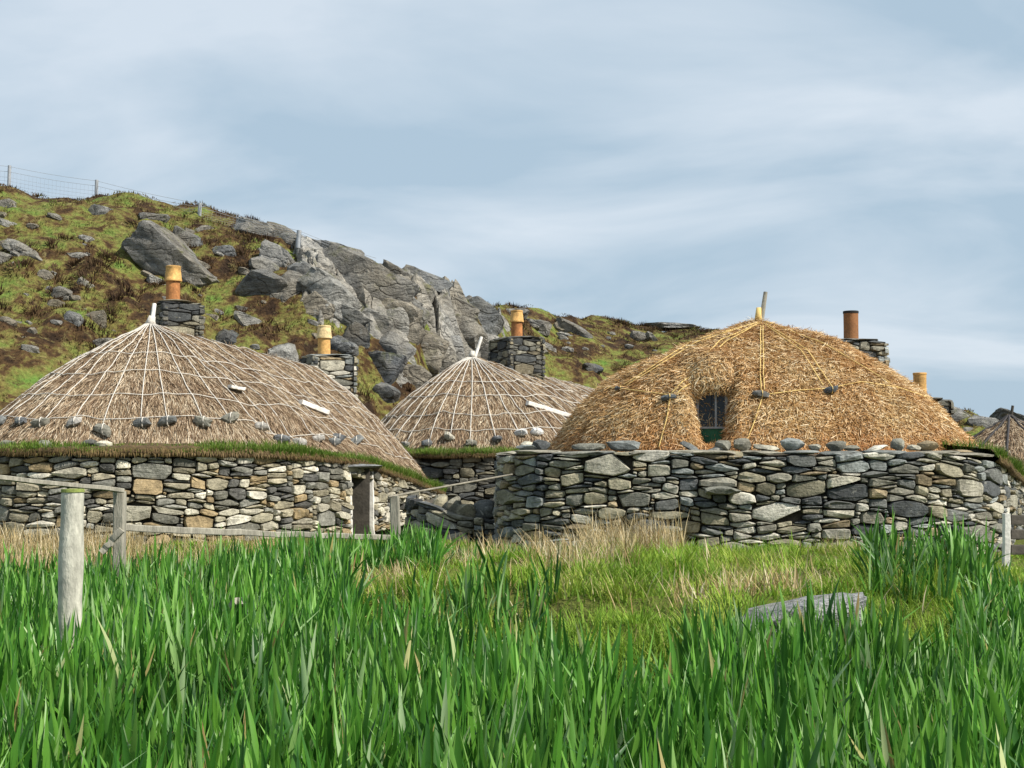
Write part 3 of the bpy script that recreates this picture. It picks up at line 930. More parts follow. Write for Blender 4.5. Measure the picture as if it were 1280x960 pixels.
def chimney(house, cx, cy, yaw, w_, d_, z0, z1, pal, seed, pot, slab_out=0.05):
    """square dry-stone stack (part) with stones, cap slabs and a clay pot as sub-parts"""
    r = np.random.default_rng(seed)
    ca, sa = math.cos(yaw), math.sin(yaw)
    def wr(x, y, z):
        return np.stack([cx + ca * x - sa * y, cy + sa * x + ca * y, z], -1)
    ins = 0.05
    bx = [(-w_ / 2 + ins, -d_ / 2 + ins), (w_ / 2 - ins, -d_ / 2 + ins), (w_ / 2 - ins, d_ / 2 - ins), (-w_ / 2 + ins, d_ / 2 - ins)]
    V = np.array([wr(np.array(x), np.array(y), np.array(z)) for z in (z0 - 1.2, z1 - 0.05) for x, y in bx])
    FCs = [(0, 1, 5, 4), (1, 2, 6, 5), (2, 3, 7, 6), (3, 0, 4, 7), (4, 5, 6, 7)]
    core = mk('chimney', house.loc(V), FCs, M['core'], house.root)
    for side in range(4):
        L = w_ if side % 2 == 0 else d_
        rects = pack(L, z1 - z0, r, 0.25, 0.075, 0.05)
        sc = L / (int(L / 0.075) * 0.075)
        rects = [(a * sc, b_ * sc, c, d) for a, b_, c, d in rects]
        def fmap(S, Z, D, side=side, L=L):
            k = S - L / 2
            k = k * (1 + 0.03 / L)
            Dd = np.clip(D, -0.09, 0.06) * 0.7 - 0.02
            if side == 0: x, y = k, -d_ / 2 - Dd
            elif side == 1: x, y = w_ / 2 + Dd, k
            elif side == 2: x, y = -k, d_ / 2 + Dd
            else: x, y = -w_ / 2 - Dd, -k
            return house.loc(wr(x, y, z0 + Z))
        masonry(core, rects, fmap, r, pal, None, 80)
    # cap slabs
    for k in range(3):
        zz = z1 + (0.0, 0.055, 0.0)[k]
        x0, x1 = ((-w_ / 2 - slab_out, 0.1), (-w_ / 2 - slab_out * 0.4, w_ / 2 + slab_out), (0.08, w_ / 2 + slab_out * 1.3))[k]
        v, f = rock_shape((x1 - x0, d_ + 2 * slab_out, 0.085), seed * 7 + k, 2, 8, 0.02, boxy=0.8)
        v = wr(v[:, 0] + (x0 + x1) / 2, v[:, 1], v[:, 2] + zz + 0.03)
        mk('cap_slab', house.loc(v), f, M['stone'], core, smooth=True, sharp=35, col=stone_colour(r, pal))
    # clay pot: profile rings (radius, height, material)
    zt = z1 + 0.09
    px_, py_ = pot.get('off', (0, 0))
    c3 = wr(np.array(px_), np.array(py_), np.array(zt))
    def lathe(prof, n=28):
        Vv = []; Fv = []
        for rr, hh in prof:
            for k in range(n):
                a = 2 * math.pi * k / n
                Vv.append((c3[0] + rr * math.cos(a), c3[1] + rr * math.sin(a), c3[2] + hh))
        for i in range(len(prof) - 1):
            for k in range(n):
                Fv.append((i * n + k, i * n + (k + 1) % n, (i + 1) * n + (k + 1) % n, (i + 1) * n + k))
        return np.array(Vv), Fv
    r0, hgt = pot['r'], pot['h']
    if pot['kind'] == 'two':
        v, f = lathe([(r0 * 1.0, -0.03), (r0 * 0.98, hgt * 0.30), (r0 * 0.96, hgt * 0.6), (r0 * 0.8, hgt * 0.6)])
        mk('chimney_pot', house.loc(v), f, pot['lo'], core, smooth=True, sharp=40)
        v, f = lathe([(r0 * 0.9, hgt * 0.57), (r0 * 1.22, hgt * 0.57), (r0 * 1.25, hgt * 0.61), (r0 * 1.18, hgt * 0.64), (r0 * 1.02, hgt * 0.93), (r0 * 1.07, hgt * 0.945), (r0 * 1.07, hgt * 0.99), (r0 * 0.98, hgt), (r0 * 0.80, hgt * 0.99), (r0 * 0.78, hgt * 0.62)])
        mk('pot_hood', house.loc(v), f, pot['hi'], core, smooth=True, sharp=40)
    else:
        v, f = lathe([(r0 * 1.0, -0.03), (r0 * 0.99, hgt * 0.5), (r0 * 1.0, hgt * 0.93), (r0 * 0.9, hgt * 0.93)])
        mk('chimney_pot', house.loc(v), f, pot['lo'], core, smooth=True, sharp=40)
        v, f = lathe([(r0 * 0.9, hgt * 0.91), (r0 * 1.06, hgt * 0.92), (r0 * 1.06, hgt * 0.99), (r0 * 1.0, hgt), (r0 * 0.84, hgt * 0.99), (r0 * 0.84, hgt * 0.3)])
        mk('pot_rim', house.loc(v), f, pot['hi'], core, smooth=True, sharp=40)
    v, f = lathe([(r0 * 0.82, hgt * 0.66), (0.001, hgt * 0.66)])
    mk('pot_flue', house.loc(v), f, M['soot'], core)
    return core

ORD = ['first', 'second', 'third', 'fourth', 'fifth', 'sixth', 'seventh', 'eighth', 'ninth', 'tenth', 'eleventh', 'twelfth', 'thirteenth', 'fourteenth', 'fifteenth', 'sixteenth', 'seventeenth', 'eighteenth', 'nineteenth', 'twentieth', 'twenty-first', 'twenty-second', 'twenty-third', 'twenty-fourth']

def weight(pos, nrm, size, seed, label, group, colour, rope, flat=0.55):
    """stone hanging on the roof ropes; its rope loop is a part"""
    r = np.random.default_rng(seed)
    v, f = rock_shape((size, size * 0.55, size * flat), seed, 2, 10, 0.04, tilt=r.normal(0, 0.25), yaw=r.normal(0, 0.3))
    c = np.array(pos) + np.array(nrm) * size * 0.22
    o = mk('weight_stone', v, f, M['stone'], smooth=True, sharp=35, col=np.array(colour) * r.uniform(0.8, 1.2))
    o.location = c
    tag(o, label, 'stone', group)
    th = np.linspace(0, 2 * math.pi, 15)
    lp = np.stack([np.full(15, size * 0.06), np.cos(th) * size * 0.31, np.sin(th) * size * flat * 0.54], 1)
    v2, f2 = tube(lp, 0.010, 5, False)
    mk('rope_loop', v2, f2, rope, o, smooth=True)
    return o

def pole(house, p0, p1, r0, r1, mat, name='apex_pole', n=8):
    t = np.linspace(0, 1, 5)[:, None]
    v, f = tube(np.array(p0) * (1 - t) + np.array(p1) * t, np.linspace(r0, r1, 5), n)
    return mk(name, house.loc(v), f, mat, house.root, smooth=True, sharp=50)

# ---- left house
def offset(pts, d):
    cv = Curve(pts, 240)
    q = []
    for x, y, z in pts:
        k = int(np.argmin((cv.p[:, 0] - x) ** 2 + (cv.p[:, 1] - y) ** 2))
        q.append((x + cv.nrm[k, 0] * d, y + cv.nrm[k, 1] * d, z))
    return q

e1 = [(-7.0, 20.8, 1.62), (-4.7, 21.5, 1.60), (-3.35, 23.3, 1.44), (-2.55, 26, 1.12), (-1.98, 28.3, .78), (-1.95, 29.9, .62), (-3.2, 31.0, .75), (-6, 31.2, 1.15),
      (-8.5, 29, 1.55), (-9.8, 26, 1.66), (-9.9, 23.5, 1.66), (-8.9, 21.5, 1.64)]
w1 = offset([(x, y, z - 0.09) for x, y, z in e1], 0.5)
w1[3] = (-2.25, 25.9, 1.02); w1[4] = (-1.72, 28.2, .68); w1[5] = (-1.72, 30.0, .52)
h1 = House((-6.2, 25.5, 0.0), 'long thatched blackhouse on the left with white roof ropes and two chimneys', e1, (-6.8, 24, 3.86), (-4.6, 29.2, 3.45), (0.96, 1.34, 14), w1,
           M['thatch_a'], M['straw_a'], -0.8, rim=0.85, apex_lift=0.03, fold=3.3)
h1.zg_stone = 0.05
# ---- middle house
K2 = 1.06
e2 = scaled([(-1.3, 31.5, 1.5), (1.2, 32, 1.55), (2.9, 34.5, 1.6), (4.5, 38, 1.5), (6, 42, 1.3), (5, 45, 1.2), (2, 45.3, 1.2), (-.8, 42, 1.4), (-3.0, 38.5, 1.5), (-4.3, 35.5, 1.5), (-3.5, 33.0, 1.47)], K2)
w2 = offset([(x, y, z - 0.09) for x, y, z in e2], 0.55)
A2 = scaled([(-1.1, 35, 4.05)], K2)[0]; B2 = scaled([(3.0, 42, 3.42)], K2)[0]
h2 = House((0.5, 39.5, -0.3), 'thatched blackhouse in the middle, farther back, with white ropes and plank', e2, A2, B2, (0.96, 1.30, 14), w2, M['thatch_a'], M['straw_a'], -1.2, rim=0.9, apex_lift=0.03)
h2.zg_stone = -0.45
# ---- right house
e3 = [(4.4, 18.9, 1.66), (6.4, 19.4, 1.66), (7.6, 21.0, 1.52), (8.7, 23.6, 1.25), (9.8, 26.5, 1.0), (10.3, 28.6, 0.95), (9.4, 29.9, 1.1), (7.4, 29.5, 1.3), (4.4, 27.4, 1.4), (1.9, 24.8, 1.5),
      (.72, 21.9, 1.62), (1.3, 19.9, 1.66), (2.6, 19.1, 1.66)]
w3 = [(4.5, 18.0, 1.50), (6.2, 18.25, 1.50), (7.2, 19.0, 1.42), (7.9, 20.3, 1.22), (8.9, 22.3, 1.0), (10.3, 25.3, 0.85), (11.4, 28.8, 0.8), (10.0, 31.0, 0.9), (7.1, 30.4, 1.1), (3.9, 28.4, 1.3), (1.1, 25.5, 1.4),
      (-.05, 22.4, 1.46), (-.24, 20.0, 1.48), (.1, 18.75, 1.50), (1.3, 18.3, 1.50), (2.8, 18.1, 1.50)]
sl = (-0.14, -0.99)
h3 = House((4.8, 23.0, 0.0), 'round-ended golden thatched blackhouse on the right with a window set deep in its roof', e3, (4.25, 22.0, 3.76), (7.2, 28.2, 1.75), (0.80, 1.48, 9), w3,
           M['thatch_b'], M['straw_b'], -0.8, rim=1.3, slot=((3.11, 19.92), sl, 0.15, 1.60), apex_lift=0.03)
h3.zg_stone = 0.0
# ---- hut at the right edge
ctr = P(1262, 524, 36.0)
cx, cy = ctr[0], ctr[1]
e4 = [(cx + 2.3 * math.cos(a), cy + 2.3 * math.sin(a), 0.72) for a in np.linspace(-math.pi / 2, 1.5 * math.pi, 12, endpoint=False)]
w4 = offset([(x, y, z - 0.1) for x, y, z in e4], 0.4)
h4 = House((cx, cy, -0.5), 'small conical thatched hut with dark ropes half cut off at the right edge', e4, (cx, cy, ctr[2]), (cx + 0.25, cy + 0.3, ctr[2] - 0.02), (0.97, 1.15, 14), w4, M['thatch_a'], M['straw_a'], -1.2, rim=0.8, apex_lift=0.1)
h4.zg_stone = -0.5

# roofs: straw and ropes
h1.straws(M['straw_a'], 76000, 0.22, (0.10, 0.26), (0.008, 0.015), 0.016, 1)
h2.straws(M['straw_a'], 46000, 0.22, (0.12, 0.3), (0.011, 0.02), 0.018, 2)
h3.straws(M['straw_b'], 165000, 0.9, (0.05, 0.16), (0.006, 0.014), 0.034, 3)
h4.straws(M['straw_a'], 12000, 0.25, (0.12, 0.3), (0.012, 0.02), 0.018, 4)

def net(h, step, hz, r, mat, t1, wob, jit, seed, s_from=0, s_to=None):
    rr = np.random.default_rng(seed)
    L = h.eave.L
    n = int(L / step)
    out_ = []
    for i in range(n):
        s = (i + 0.5 + rr.normal(0, jit)) * L / n
        te = t1 + rr.normal(0, 0.018)
        tt = np.linspace(0.0, te, 26)
        h.rope_line(np.full(26, s) + wob * np.sin(tt * 5 + i) * 0.3, tt, r, mat)
        out_.append((s, te))
    for t in hz:
        ss = np.linspace(0, L, 160)
        h.rope_line(ss, t + 0.02 * fbm(ss * 0.8, ss * 0 + t * 31, seed, 3), r * 0.8, mat, 0.05, 'cross_rope')
    return out_

rp1 = net(h1, 0.56, (0.40, 0.56, 0.73, 0.875), 0.0095, M['rope_w'], 0.88, 0.12, 0.14, 11)
rp2 = net(h2, 0.66, (0.40, 0.56, 0.73, 0.86), 0.014, M['rope_w'], 0.90, 0.12, 0.10, 12)
rp4 = net(h4, 1.35, (), 0.035, M['rope_d'], 1.0, 0.05, 0.08, 14)

def shown_s(h, s):
    q, nn = h.eave.at(np.array([s])); v = -q[0, :2] / np.linalg.norm(q[0, :2])
    return float(nn[0] @ v), 640 + F * q[0, 0] / q[0, 1]

WC = [(0.15, 0.155, 0.15), (0.27, 0.25, 0.20), (0.20, 0.19, 0.155), (0.33, 0.31, 0.28), (0.12, 0.125, 0.13), (0.55, 0.54, 0.52)]
def hang(h, ropes, nm, size, seed, group, rope, px_rng, white_after=None):
    vis = []
    for s, t in ropes:
        f, px = shown_s(h, s)
        if f > 0.12 and px_rng[0] < px < px_rng[1]:
            vis.append((px, s, t))
    vis.sort()
    r = np.random.default_rng(seed)
    for i, (px, s, t) in enumerate(vis):
        p = h.surf(np.array([s]), np.array([t + 0.02]))[0]; p2 = h.surf(np.array([s]), np.array([t + 0.06]))[0]
        q, nn = h.eave.at(np.array([s]))
        dn = p2 - p; dn /= np.linalg.norm(dn)
        sd = np.array((-nn[0, 1], nn[0, 0], 0.0)); n3 = np.cross(dn, sd); n3 = n3 if n3[2] > 0 else -n3
        c = WC[int(r.integers(0, 5))]
        kind = 'grey'
        if white_after and px > white_after:
            c = (0.60, 0.59, 0.57); kind = 'pale'
        weight(p, n3, size * r.uniform(0.8, 1.25), seed * 100 + i, '%s stone hanging on the roof ropes of the %s house, %s from the left' % (kind, nm, ORD[min(i, 23)]), group, c, rope)
    return len(vis)

hang(h1, rp1, 'left', 0.30, 3, 'weight stones on the left roof', M['rope_w'], (-60, 470))
hang(h2, rp2, 'middle', 0.30, 4, 'weight stones on the middle roof', M['rope_w'], (430, 745), 635)

# right roof: yellow ropes as seen, then weights
ry = [[(950, 407), (900, 428), (838, 497)], [(951, 406), (905, 431), (845, 497)], [(948, 406), (872, 430), (782, 486)], [(947, 406), (868, 428), (776, 487)],
      [(951, 410), (950, 450), (951, 492)], [(954, 410), (954, 450), (955, 492)], [(955, 408), (1000, 440), (1030, 487)], [(956, 407), (1008, 440), (1040, 487)],
      [(957, 405), (1030, 432), (1112, 482)], [(838, 503), (833, 530), (824, 562)], [(953, 499), (942, 532), (927, 568)],
      [(700, 482), (776, 488), (838, 496)], [(955, 496), (1000, 490), (1035, 488)], [(1038, 487), (1075, 480), (1118, 486), (1160, 500)]]
for q in ry:
    h3.rope_px(q, 0.0095, M['rope_y'], 0.045)
for s in np.arange(h3.eave.s_near(8.3, 22), h3.eave.s_near(1.5, 24), 1.9):      # ropes on the far side
    h3.rope_line(np.full(24, s), np.linspace(0, 0.98, 24), 0.012, M['rope_y'])
for i, (px, py, sz, c, lb) in enumerate([(837, 500, 0.25, (0.09, 0.10, 0.105), 'dark stone tied with yellow rope on the golden roof left of its window'),
                                         (950, 496, 0.27, (0.12, 0.115, 0.105), 'flat stone tied with yellow rope on the golden roof just right of its window'),
                                         (1037, 490, 0.25, (0.10, 0.11, 0.12), 'slate grey stone tied on the right side of the golden roof'),
                                         (776, 488, 0.17, (0.11, 0.115, 0.12), 'small grey stone tied at the left edge of the golden roof')]):
    p, n = h3.ray(px, py)
    weight(p, n if n[2] > 0 else -n, sz, 700 + i, lb, 'weight stones on the golden roof', c, M['rope_y'], 0.42)

# apex poles
p = h1.A; pole(h1, p + (-0.02, 0, -0.3), P(193, 380, 24.3), 0.05, 0.04, M['white_wood'])
p = np.array(A2); pole(h2, p + (-0.02, 0, -0.3), P(602, 421, 37.3), 0.055, 0.045, M['white_wood'])
p = h3.A; po = pole(h3, p + (0, 0, -0.3), P(957, 365, 22.05), 0.05, 0.035, M['wood'])
v, f = tube(np.array([p + (0, 0, 0.02), p + (0.0, 0, 0.12), p + (0.01, 0, 0.26)]), [0.07, 0.055, 0.042], 10)
mk('rope_binding', h3.loc(v), f, M['rope_y'], h3.root, smooth=True)
for h, rm in ((h1, M['rope_w']), (h2, M['rope_w'])):
    v, f = tube(np.array([h.A + (0, 0, 0.06), h.A + (0.01, 0, 0.14), h.A + (0.03, 0, 0.22)]), [0.11, 0.075, 0.06], 10)
    mk('rope_binding', h.loc(v), f, rm, h.root, smooth=True)
pole(h4, h4.A + (0, 0, -0.2), P(1266, 507, 36.0), 0.05, 0.04, M['dark_wood'])

# chimneys
def ch(h, px, pyc, D, wpx, deep, yaw, zdown, pal, seed, pot):
    c = P(px, pyc, D)
    return chimney(h, c[0], c[1], yaw, wpx * D / F, deep, c[2] - zdown, c[2], pal, seed, pot)
ch(h1, 222, 383, 26.3, 50, 0.75, math.radians(33), 1.05, PAL_DARK + PAL_GREY[2:5], 31, dict(kind='two', r=0.145, h=0.74, lo=M['clay'], hi=M['clay_buff'], off=(-0.1, 0)))
ch(h1, 410, 449, 30.2, 56, 0.95, math.radians(30), 1.25, PAL_GREY, 32, dict(kind='two', r=0.150, h=0.70, lo=M['clay_buff'], hi=M['clay_pale'], off=(-0.1, 0)))
ch(h2, 646, 426, 39.0, 50, 1.2, math.radians(32), 1.3, PAL_DARK + PAL_GREY[2:5], 33, dict(kind='two', r=0.175, h=0.84, lo=M['clay'], hi=M['clay_buff'], off=(0.0, 0)))
ch(h3, 1064, 431, 26.0, 70, 0.9, math.radians(12), 1.2, PAL_GREY, 34, dict(kind='one', r=0.148, h=0.60, lo=M['clay_brown'], hi=M['soot'], off=(0.0, 0)))
ch(h3, 1158, 503, 29.0, 44, 0.8, math.radians(20), 1.0, PAL_DARK + PAL_GREY[2:4], 35, dict(kind='one', r=0.145, h=0.58, lo=M['clay_buff'], hi=M['clay_buff'], off=(-0.17, 0)))

# walls
sA = h1.wall.s_near(-10.4, 22.5) - h1.wall.L
sB = h1.wall.s_near(-1.7, 29.6)
_f = np.arange(0, 12, 0.02); _q, _n = h1.wall.at(_f); _px = 640 + F * _q[:, 0] / _q[:, 1]
sd = float(_f[np.argmax(_px > 440)]); sd2 = float(_f[np.argmax(_px > 467)])
h1.build_wall(sA, sB, PAL_PALE, 41, door=(sd, sd2), big=0.16, hmax=1.5, uw=0.062, uh=0.05)
sA2 = h2.wall.s_near(-4.6, 36) - h2.wall.L; sB2 = h2.wall.s_near(3.2, 35)
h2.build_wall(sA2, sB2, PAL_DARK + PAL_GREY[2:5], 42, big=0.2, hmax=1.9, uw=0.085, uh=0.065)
sA3 = h3.wall.s_near(0.3, 23.4) - h3.wall.L; sB3 = h3.wall.s_near(9.6, 23.8)
h3.build_wall(sA3, sB3, PAL_GREY, 43, big=0.26, hmax=1.5, uw=0.068, uh=0.043)
h4.build_wall(-h4.wall.L * 0.3, h4.wall.L * 0.25, PAL_GREY, 44, hmax=1.1, uw=0.1, uh=0.07)

# wall heads
h1.turf(sA, sB, 51, 16000, inner=0.62)
h2.turf(sA2, sB2, 52, 9000, inner=0.7)
h3.turf(h3.wall.s_near(7.1, 18.9), sB3, 53, 9000, inner=1.1, thick=0.16, hgt=(0.08, 0.24))

# right house: flat slabs on the wall head, then a row of loose stones at the foot of the thatch
r = np.random.default_rng(61)
s = sA3 + 3.0
s_end = h3.wall.s_near(7.0, 18.8)
while s < s_end:
    ln = r.uniform(0.5, 1.3)
    q, nn = h3.wall.at(np.array([s + ln / 2]))
    yaw = math.atan2(nn[0, 1], nn[0, 0]) + math.pi / 2
    v, f = rock_shape((ln * 1.02, 0.62, 0.075), int(r.integers(1e6)), 2, 6, 0.02, boxy=0.85)
    ca, sa = math.cos(yaw), math.sin(yaw)
    V = np.stack([v[:, 0] * ca - v[:, 1] * sa, v[:, 0] * sa + v[:, 1] * ca, v[:, 2]], 1)
    V += np.array((q[0, 0] - nn[0, 0] * 0.30, q[0, 1] - nn[0, 1] * 0.30, q[0, 2] + 0.03 + r.uniform(-0.012, 0.012)))
    mk('slab', h3.loc(V), f, M['stone'], h3.wallpart, smooth=True, sharp=35, col=stone_colour(r, [(0.14, 0.15, 0.15), (0.17, 0.17, 0.155), (0.20, 0.19, 0.16)]))
    s += ln
s = sA3 + 3.2
while s < s_end + 0.5:
    ln = r.uniform(0.18, 0.6)
    if r.random() < 0.8:
        q, nn = h3.wall.at(np.array([s + ln / 2]))
        yaw = math.atan2(nn[0, 1], nn[0, 0]) + math.pi / 2 + r.normal(0, 0.25)
        hh = r.uniform(0.06, 0.2)
        v, f = rock_shape((ln, r.uniform(0.2, 0.3), hh), int(r.integers(1e6)), 2, 9, 0.03, tilt=r.normal(0, 0.10), boxy=0.75)
        ca, sa = math.cos(yaw), math.sin(yaw)
        V = np.stack([v[:, 0] * ca - v[:, 1] * sa, v[:, 0] * sa + v[:, 1] * ca, v[:, 2]], 1)
        o = r.uniform(0.36, 0.5)
        V += np.array((q[0, 0] - nn[0, 0] * o, q[0, 1] - nn[0, 1] * o, q[0, 2] + 0.065 + hh * 0.42))
        mk('loose_stone', h3.loc(V), f, M['stone'], h3.wallpart, smooth=True, sharp=35, col=stone_colour(r, PAL_GREY))
    s += ln + r.uniform(0, 0.12)
# boulders propped by the window, and the slab that juts from the wall face
for px, py, D, sz, tl, c in [(866, 561, 18.55, (0.42, 0.22, 0.10), 0.55, (0.12, 0.125, 0.12)), (893, 566, 18.5, (0.36, 0.25, 0.16), -0.5, (0.24, 0.23, 0.20)), (922, 571, 18.35, (0.46, 0.28, 0.18), 0.05, (0.23, 0.20, 0.13))]:
    v, f = rock_shape(sz, int(px), 2, 9, 0.03, tilt=tl, boxy=0.75)
    mk('loose_stone', h3.loc(v + P(px, py, D)), f, M['stone'], h3.wallpart, smooth=True, sharp=35, col=c)
for px, py, D, sz in [(903, 613, 17.93, (0.52, 0.5, 0.12)), (838, 661, 17.95, (0.40, 0.4, 0.08))]:
    v, f = rock_shape(sz, int(px) + 5, 2, 8, 0.03, boxy=0.8)
    mk('jutting_slab', h3.loc(v + P(px, py, D)), f, M['stone'], h3.wallpart, smooth=True, sharp=35, col=(0.17, 0.17, 0.14))
# turf stones on the left and middle houses
for h, lst in ((h1, [(55, 556, 20.7), (112, 555, 20.6), (130, 557, 20.55), (330, 567, 21.6), (385, 568, 22.5), (10, 556, 20.9)]), (h2, [(565, 570, 33.2), (586, 570, 33.2), (605, 569, 33.3)])):
    for i, (px, py, D) in enumerate(lst):
        v, f = rock_shape((0.26, 0.2, 0.16), int(px) + 9, 2, 9, 0.04)
        mk('loose_stone', h.loc(v + P(px, py, D)), f, M['stone'], h.wallpart, smooth=True, sharp=35, col=stone_colour(r, PAL_PALE))

# thatch lip over the window: the roof surface carried forward over the opening
W0_ = np.array((3.11, 19.92)); dr_ = np.array(sl); la_ = np.array((-dr_[1], dr_[0]))
slot_ = h3.slot; h3.slot = None
_s = np.linspace(h3.eave.s_near(1.5, 19.7) - h3.eave.L, h3.eave.s_near(5.0, 19.0), 150); _t = np.linspace(0.3, 1, 90)
_S, _T = np.meshgrid(_s, _t, indexing='ij')
_V = h3.surf(_S, _T).reshape(-1, 3)
_i = np.arange(149)[:, None] * 90 + np.arange(89)[None, :]
_B = BVHTree.FromPolygons([Vector(v) for v in _V], [tuple(int(k) for k in f) for f in np.stack([_i, _i + 1, _i + 91, _i + 90], -1).reshape(-1, 4)])
h3.slot = slot_
NL, NA = 61, 34
top_ = np.zeros((NL, NA, 3))
for a_ in range(NL):
    l_ = -0.62 + 1.24 * a_ / (NL - 1)
    for b_ in range(NA):
        fr = 0.24 - 0.5 * l_ * l_
        al_ = -0.45 + (fr + 0.45) * b_ / (NA - 1)
        q_ = W0_ + la_ * l_ + dr_ * al_
        hz = _B.ray_cast(Vector((q_[0], q_[1], 9)), Vector((0, 0, -1)))[0]
        bw = 1.5 * math.exp(-((al_ + 0.05) / 0.42) ** 2) * math.exp(-(l_ / 0.5) ** 2)
        k_ = b_ / (NA - 1)
        top_[a_, b_] = (q_[0], q_[1], hz[2] + 0.15 * bw + 0.02 - 1.15 * k_ * l_ * l_ - 0.4 * max(0.0, abs(l_) - 0.42) - 0.10 * max(0, k_ - 0.8) / 0.2)
bot_ = top_.copy(); bot_[..., 2] -= 0.17; bot_[:, -1, :2] -= dr_ * 0.05
ring_ = np.concatenate([top_, bot_[:, ::-1]], 1); m_ = 2 * NA
_i = np.arange(NL - 1)[:, None] * m_ + np.arange(m_ - 1)[None, :]
fd = np.stack([_i, _i + m_, _i + m_ + 1, _i + 1], -1).reshape(-1, 4)
lipV = ring_.reshape(-1, 3)
mk('thatch_lip', h3.loc(lipV), fd, M['thatch_b'], h3.root, smooth=True)
sv_ = (h3.roof, h3.roofV, h3.roofF)
h3.roofV = lipV; h3.roofF = fd[:, ::-1]
h3.roof = [c for c in h3.root.children if c.name.startswith('thatch_lip')][0]
h3.straws(M['straw_b'], 5000, 0.8, (0.06, 0.18), (0.006, 0.014), 0.03, 8)
h3.roof, h3.roofV, h3.roofF = sv_

# window in the right roof
W0 = np.array((3.11, 19.92)); dr = np.array(sl); la = np.array((-dr[1], dr[0]))      # la: to the right seen from outside
win = bpy.data.objects.new('window', None)
COL.objects.link(win); win.parent = h3.root; win.empty_display_size = 0.1
def wbox(name, l0, l1, z0, z1, d0, d1, mat, par):
    V = []
    for z in (z0, z1):
        for l, d in ((l0, d0), (l1, d0), (l1, d1), (l0, d1)):
            q = W0 + la * l + dr * d
            V.append((q[0], q[1], z))
    o = mk(name, h3.loc(V), [(3, 2, 1, 0), (4, 5, 6, 7), (0, 1, 5, 4), (1, 2, 6, 5), (2, 3, 7, 6), (3, 0, 4, 7)], mat, par)
    return o
wbox('green_board', -0.25, 0.25, 1.56, 1.90, 0.03, 0.07, M['green_paint'], win)
wbox('sill', -0.25, 0.25, 1.90, 1.93, 0.01, 0.10, M['frame_paint'], win)
wbox('pane', -0.25, -0.004, 1.93, 2.60, 0.01, 0.02, M['glass'], win)
wbox('pane', 0.004, 0.25, 1.93, 2.60, 0.01, 0.02, M['glass'], win)
wbox('mullion', 0.045, 0.075, 1.931, 2.60, 0.021, 0.06, M['frame_paint'], win)
wbox('jamb', -0.25, -0.20, 1.931, 2.60, 0.021, 0.06, M['frame_paint'], win)
wbox('jamb', 0.20, 0.25, 1.931, 2.60, 0.021, 0.06, M['frame_paint'], win)

# doorway of the left house
q, nn = h1.wall.at(np.array([sd - 0.02, (sd + sd2) / 2, sd2 + 0.02]))
def wp(i, off, z): return np.array((q[i, 0] + nn[i, 0] * off, q[i, 1] + nn[i, 1] * off, z))
dpart = bpy.data.objects.new('doorway', None); COL.objects.link(dpart); dpart.parent = h1.root; dpart.empty_display_size = 0.1
for i in (0, 2):
    v, f = beam(wp(i, -0.02, -0.1), wp(i, -0.06, 1.27), 0.09, 0.14, 0.003, 5, i); mk('door_jamb', h1.loc(v), f, M['white_wood'], dpart)
v, f = rock_shape((sd2 - sd + 0.6, 0.5, 0.11), 91, 2, 8, 0.02, boxy=0.85)
yaw = math.atan2(nn[1, 1], nn[1, 0]) + math.pi / 2
V = np.stack([v[:, 0] * math.cos(yaw) - v[:, 1] * math.sin(yaw), v[:, 0] * math.sin(yaw) + v[:, 1] * math.cos(yaw), v[:, 2]], 1) + wp(1, -0.10, 1.27)
mk('lintel', h1.loc(V), f, M['stone'], dpart, smooth=True, sharp=35, col=(0.16, 0.165, 0.17))
v, f = beam((wp(0, -0.4, 0.55) + wp(2, -0.4, 0.55)) / 2 - (0, 0, 0.8), (wp(0, -0.4, 0.55) + wp(2, -0.4, 0.55)) / 2 + (0, 0, 0.7), sd2 - sd, 0.05, 0.0, 2); mk('door_leaf', h1.loc(v), f, M['dark_wood'], dpart)

# planks lying on the roofs
def plank(h, a, b_, wd, th, label, seed):
    pa, na_ = h.ray(*a); pb, nb_ = h.ray(*b_)
    v, f = beam(pa + np.array((0, -0.05, 0.07)), pb + np.array((0, -0.05, 0.07)), wd, th, 0.006, 8, seed)
    o = mk('plank', v, f, M['white_wood']); tag(o, label, 'plank'); settle(o, pa)
plank(h2, (659, 507), (714, 524), 0.16, 0.12, 'white bleached plank lying across the ropes of the middle roof', 1)
plank(h1, (376, 507), (410, 521), 0.12, 0.10, 'white bleached plank lying low on the flank of the left roof', 2)
plank(h1, (287, 488), (305, 492), 0.2, 0.06, 'short pale board tied to the ropes of the left roof', 3)

# ------------------------------------------------------------------ low dry-stone wall between the houses
gw = empty('dry_stone_wall', (-1.3, 22.0, -0.2), 'low tumbled dry stone wall in the shaded gap between the houses', 'wall')
gc = Curve([(-1.75, 22.6, 0.72), (-1.68, 21.3, 0.72), (-1.35, 20.7, 0.68), (-0.85, 20.45, 0.50), (-0.2, 20.4, 0.42)], 200, closed=False)
gb = np.array((-1.3, 22.0, -0.2))
pp = gc.p; nm = gc.nrm
def gring(off, z):
    e = np.empty((200, 3)); e[:, :2] = pp[:, :2] + nm * off; e[:, 2] = z; return e
G = np.stack([gring(-0.09, -0.6), gring(-0.09, pp[:, 2] - 0.03), gring(-0.5, pp[:, 2] - 0.03), gring(-0.5, -0.6)], 1)
a = np.arange(199)
FCs = np.concatenate([np.stack([a * 4 + j, (a + 1) * 4 + j, (a + 1) * 4 + j + 1, a * 4 + j + 1], 1) for j in range(3)])
gcore = mk('fill', G.reshape(-1, 3) - gb, FCs, M['core'], gw)
r = np.random.default_rng(71)
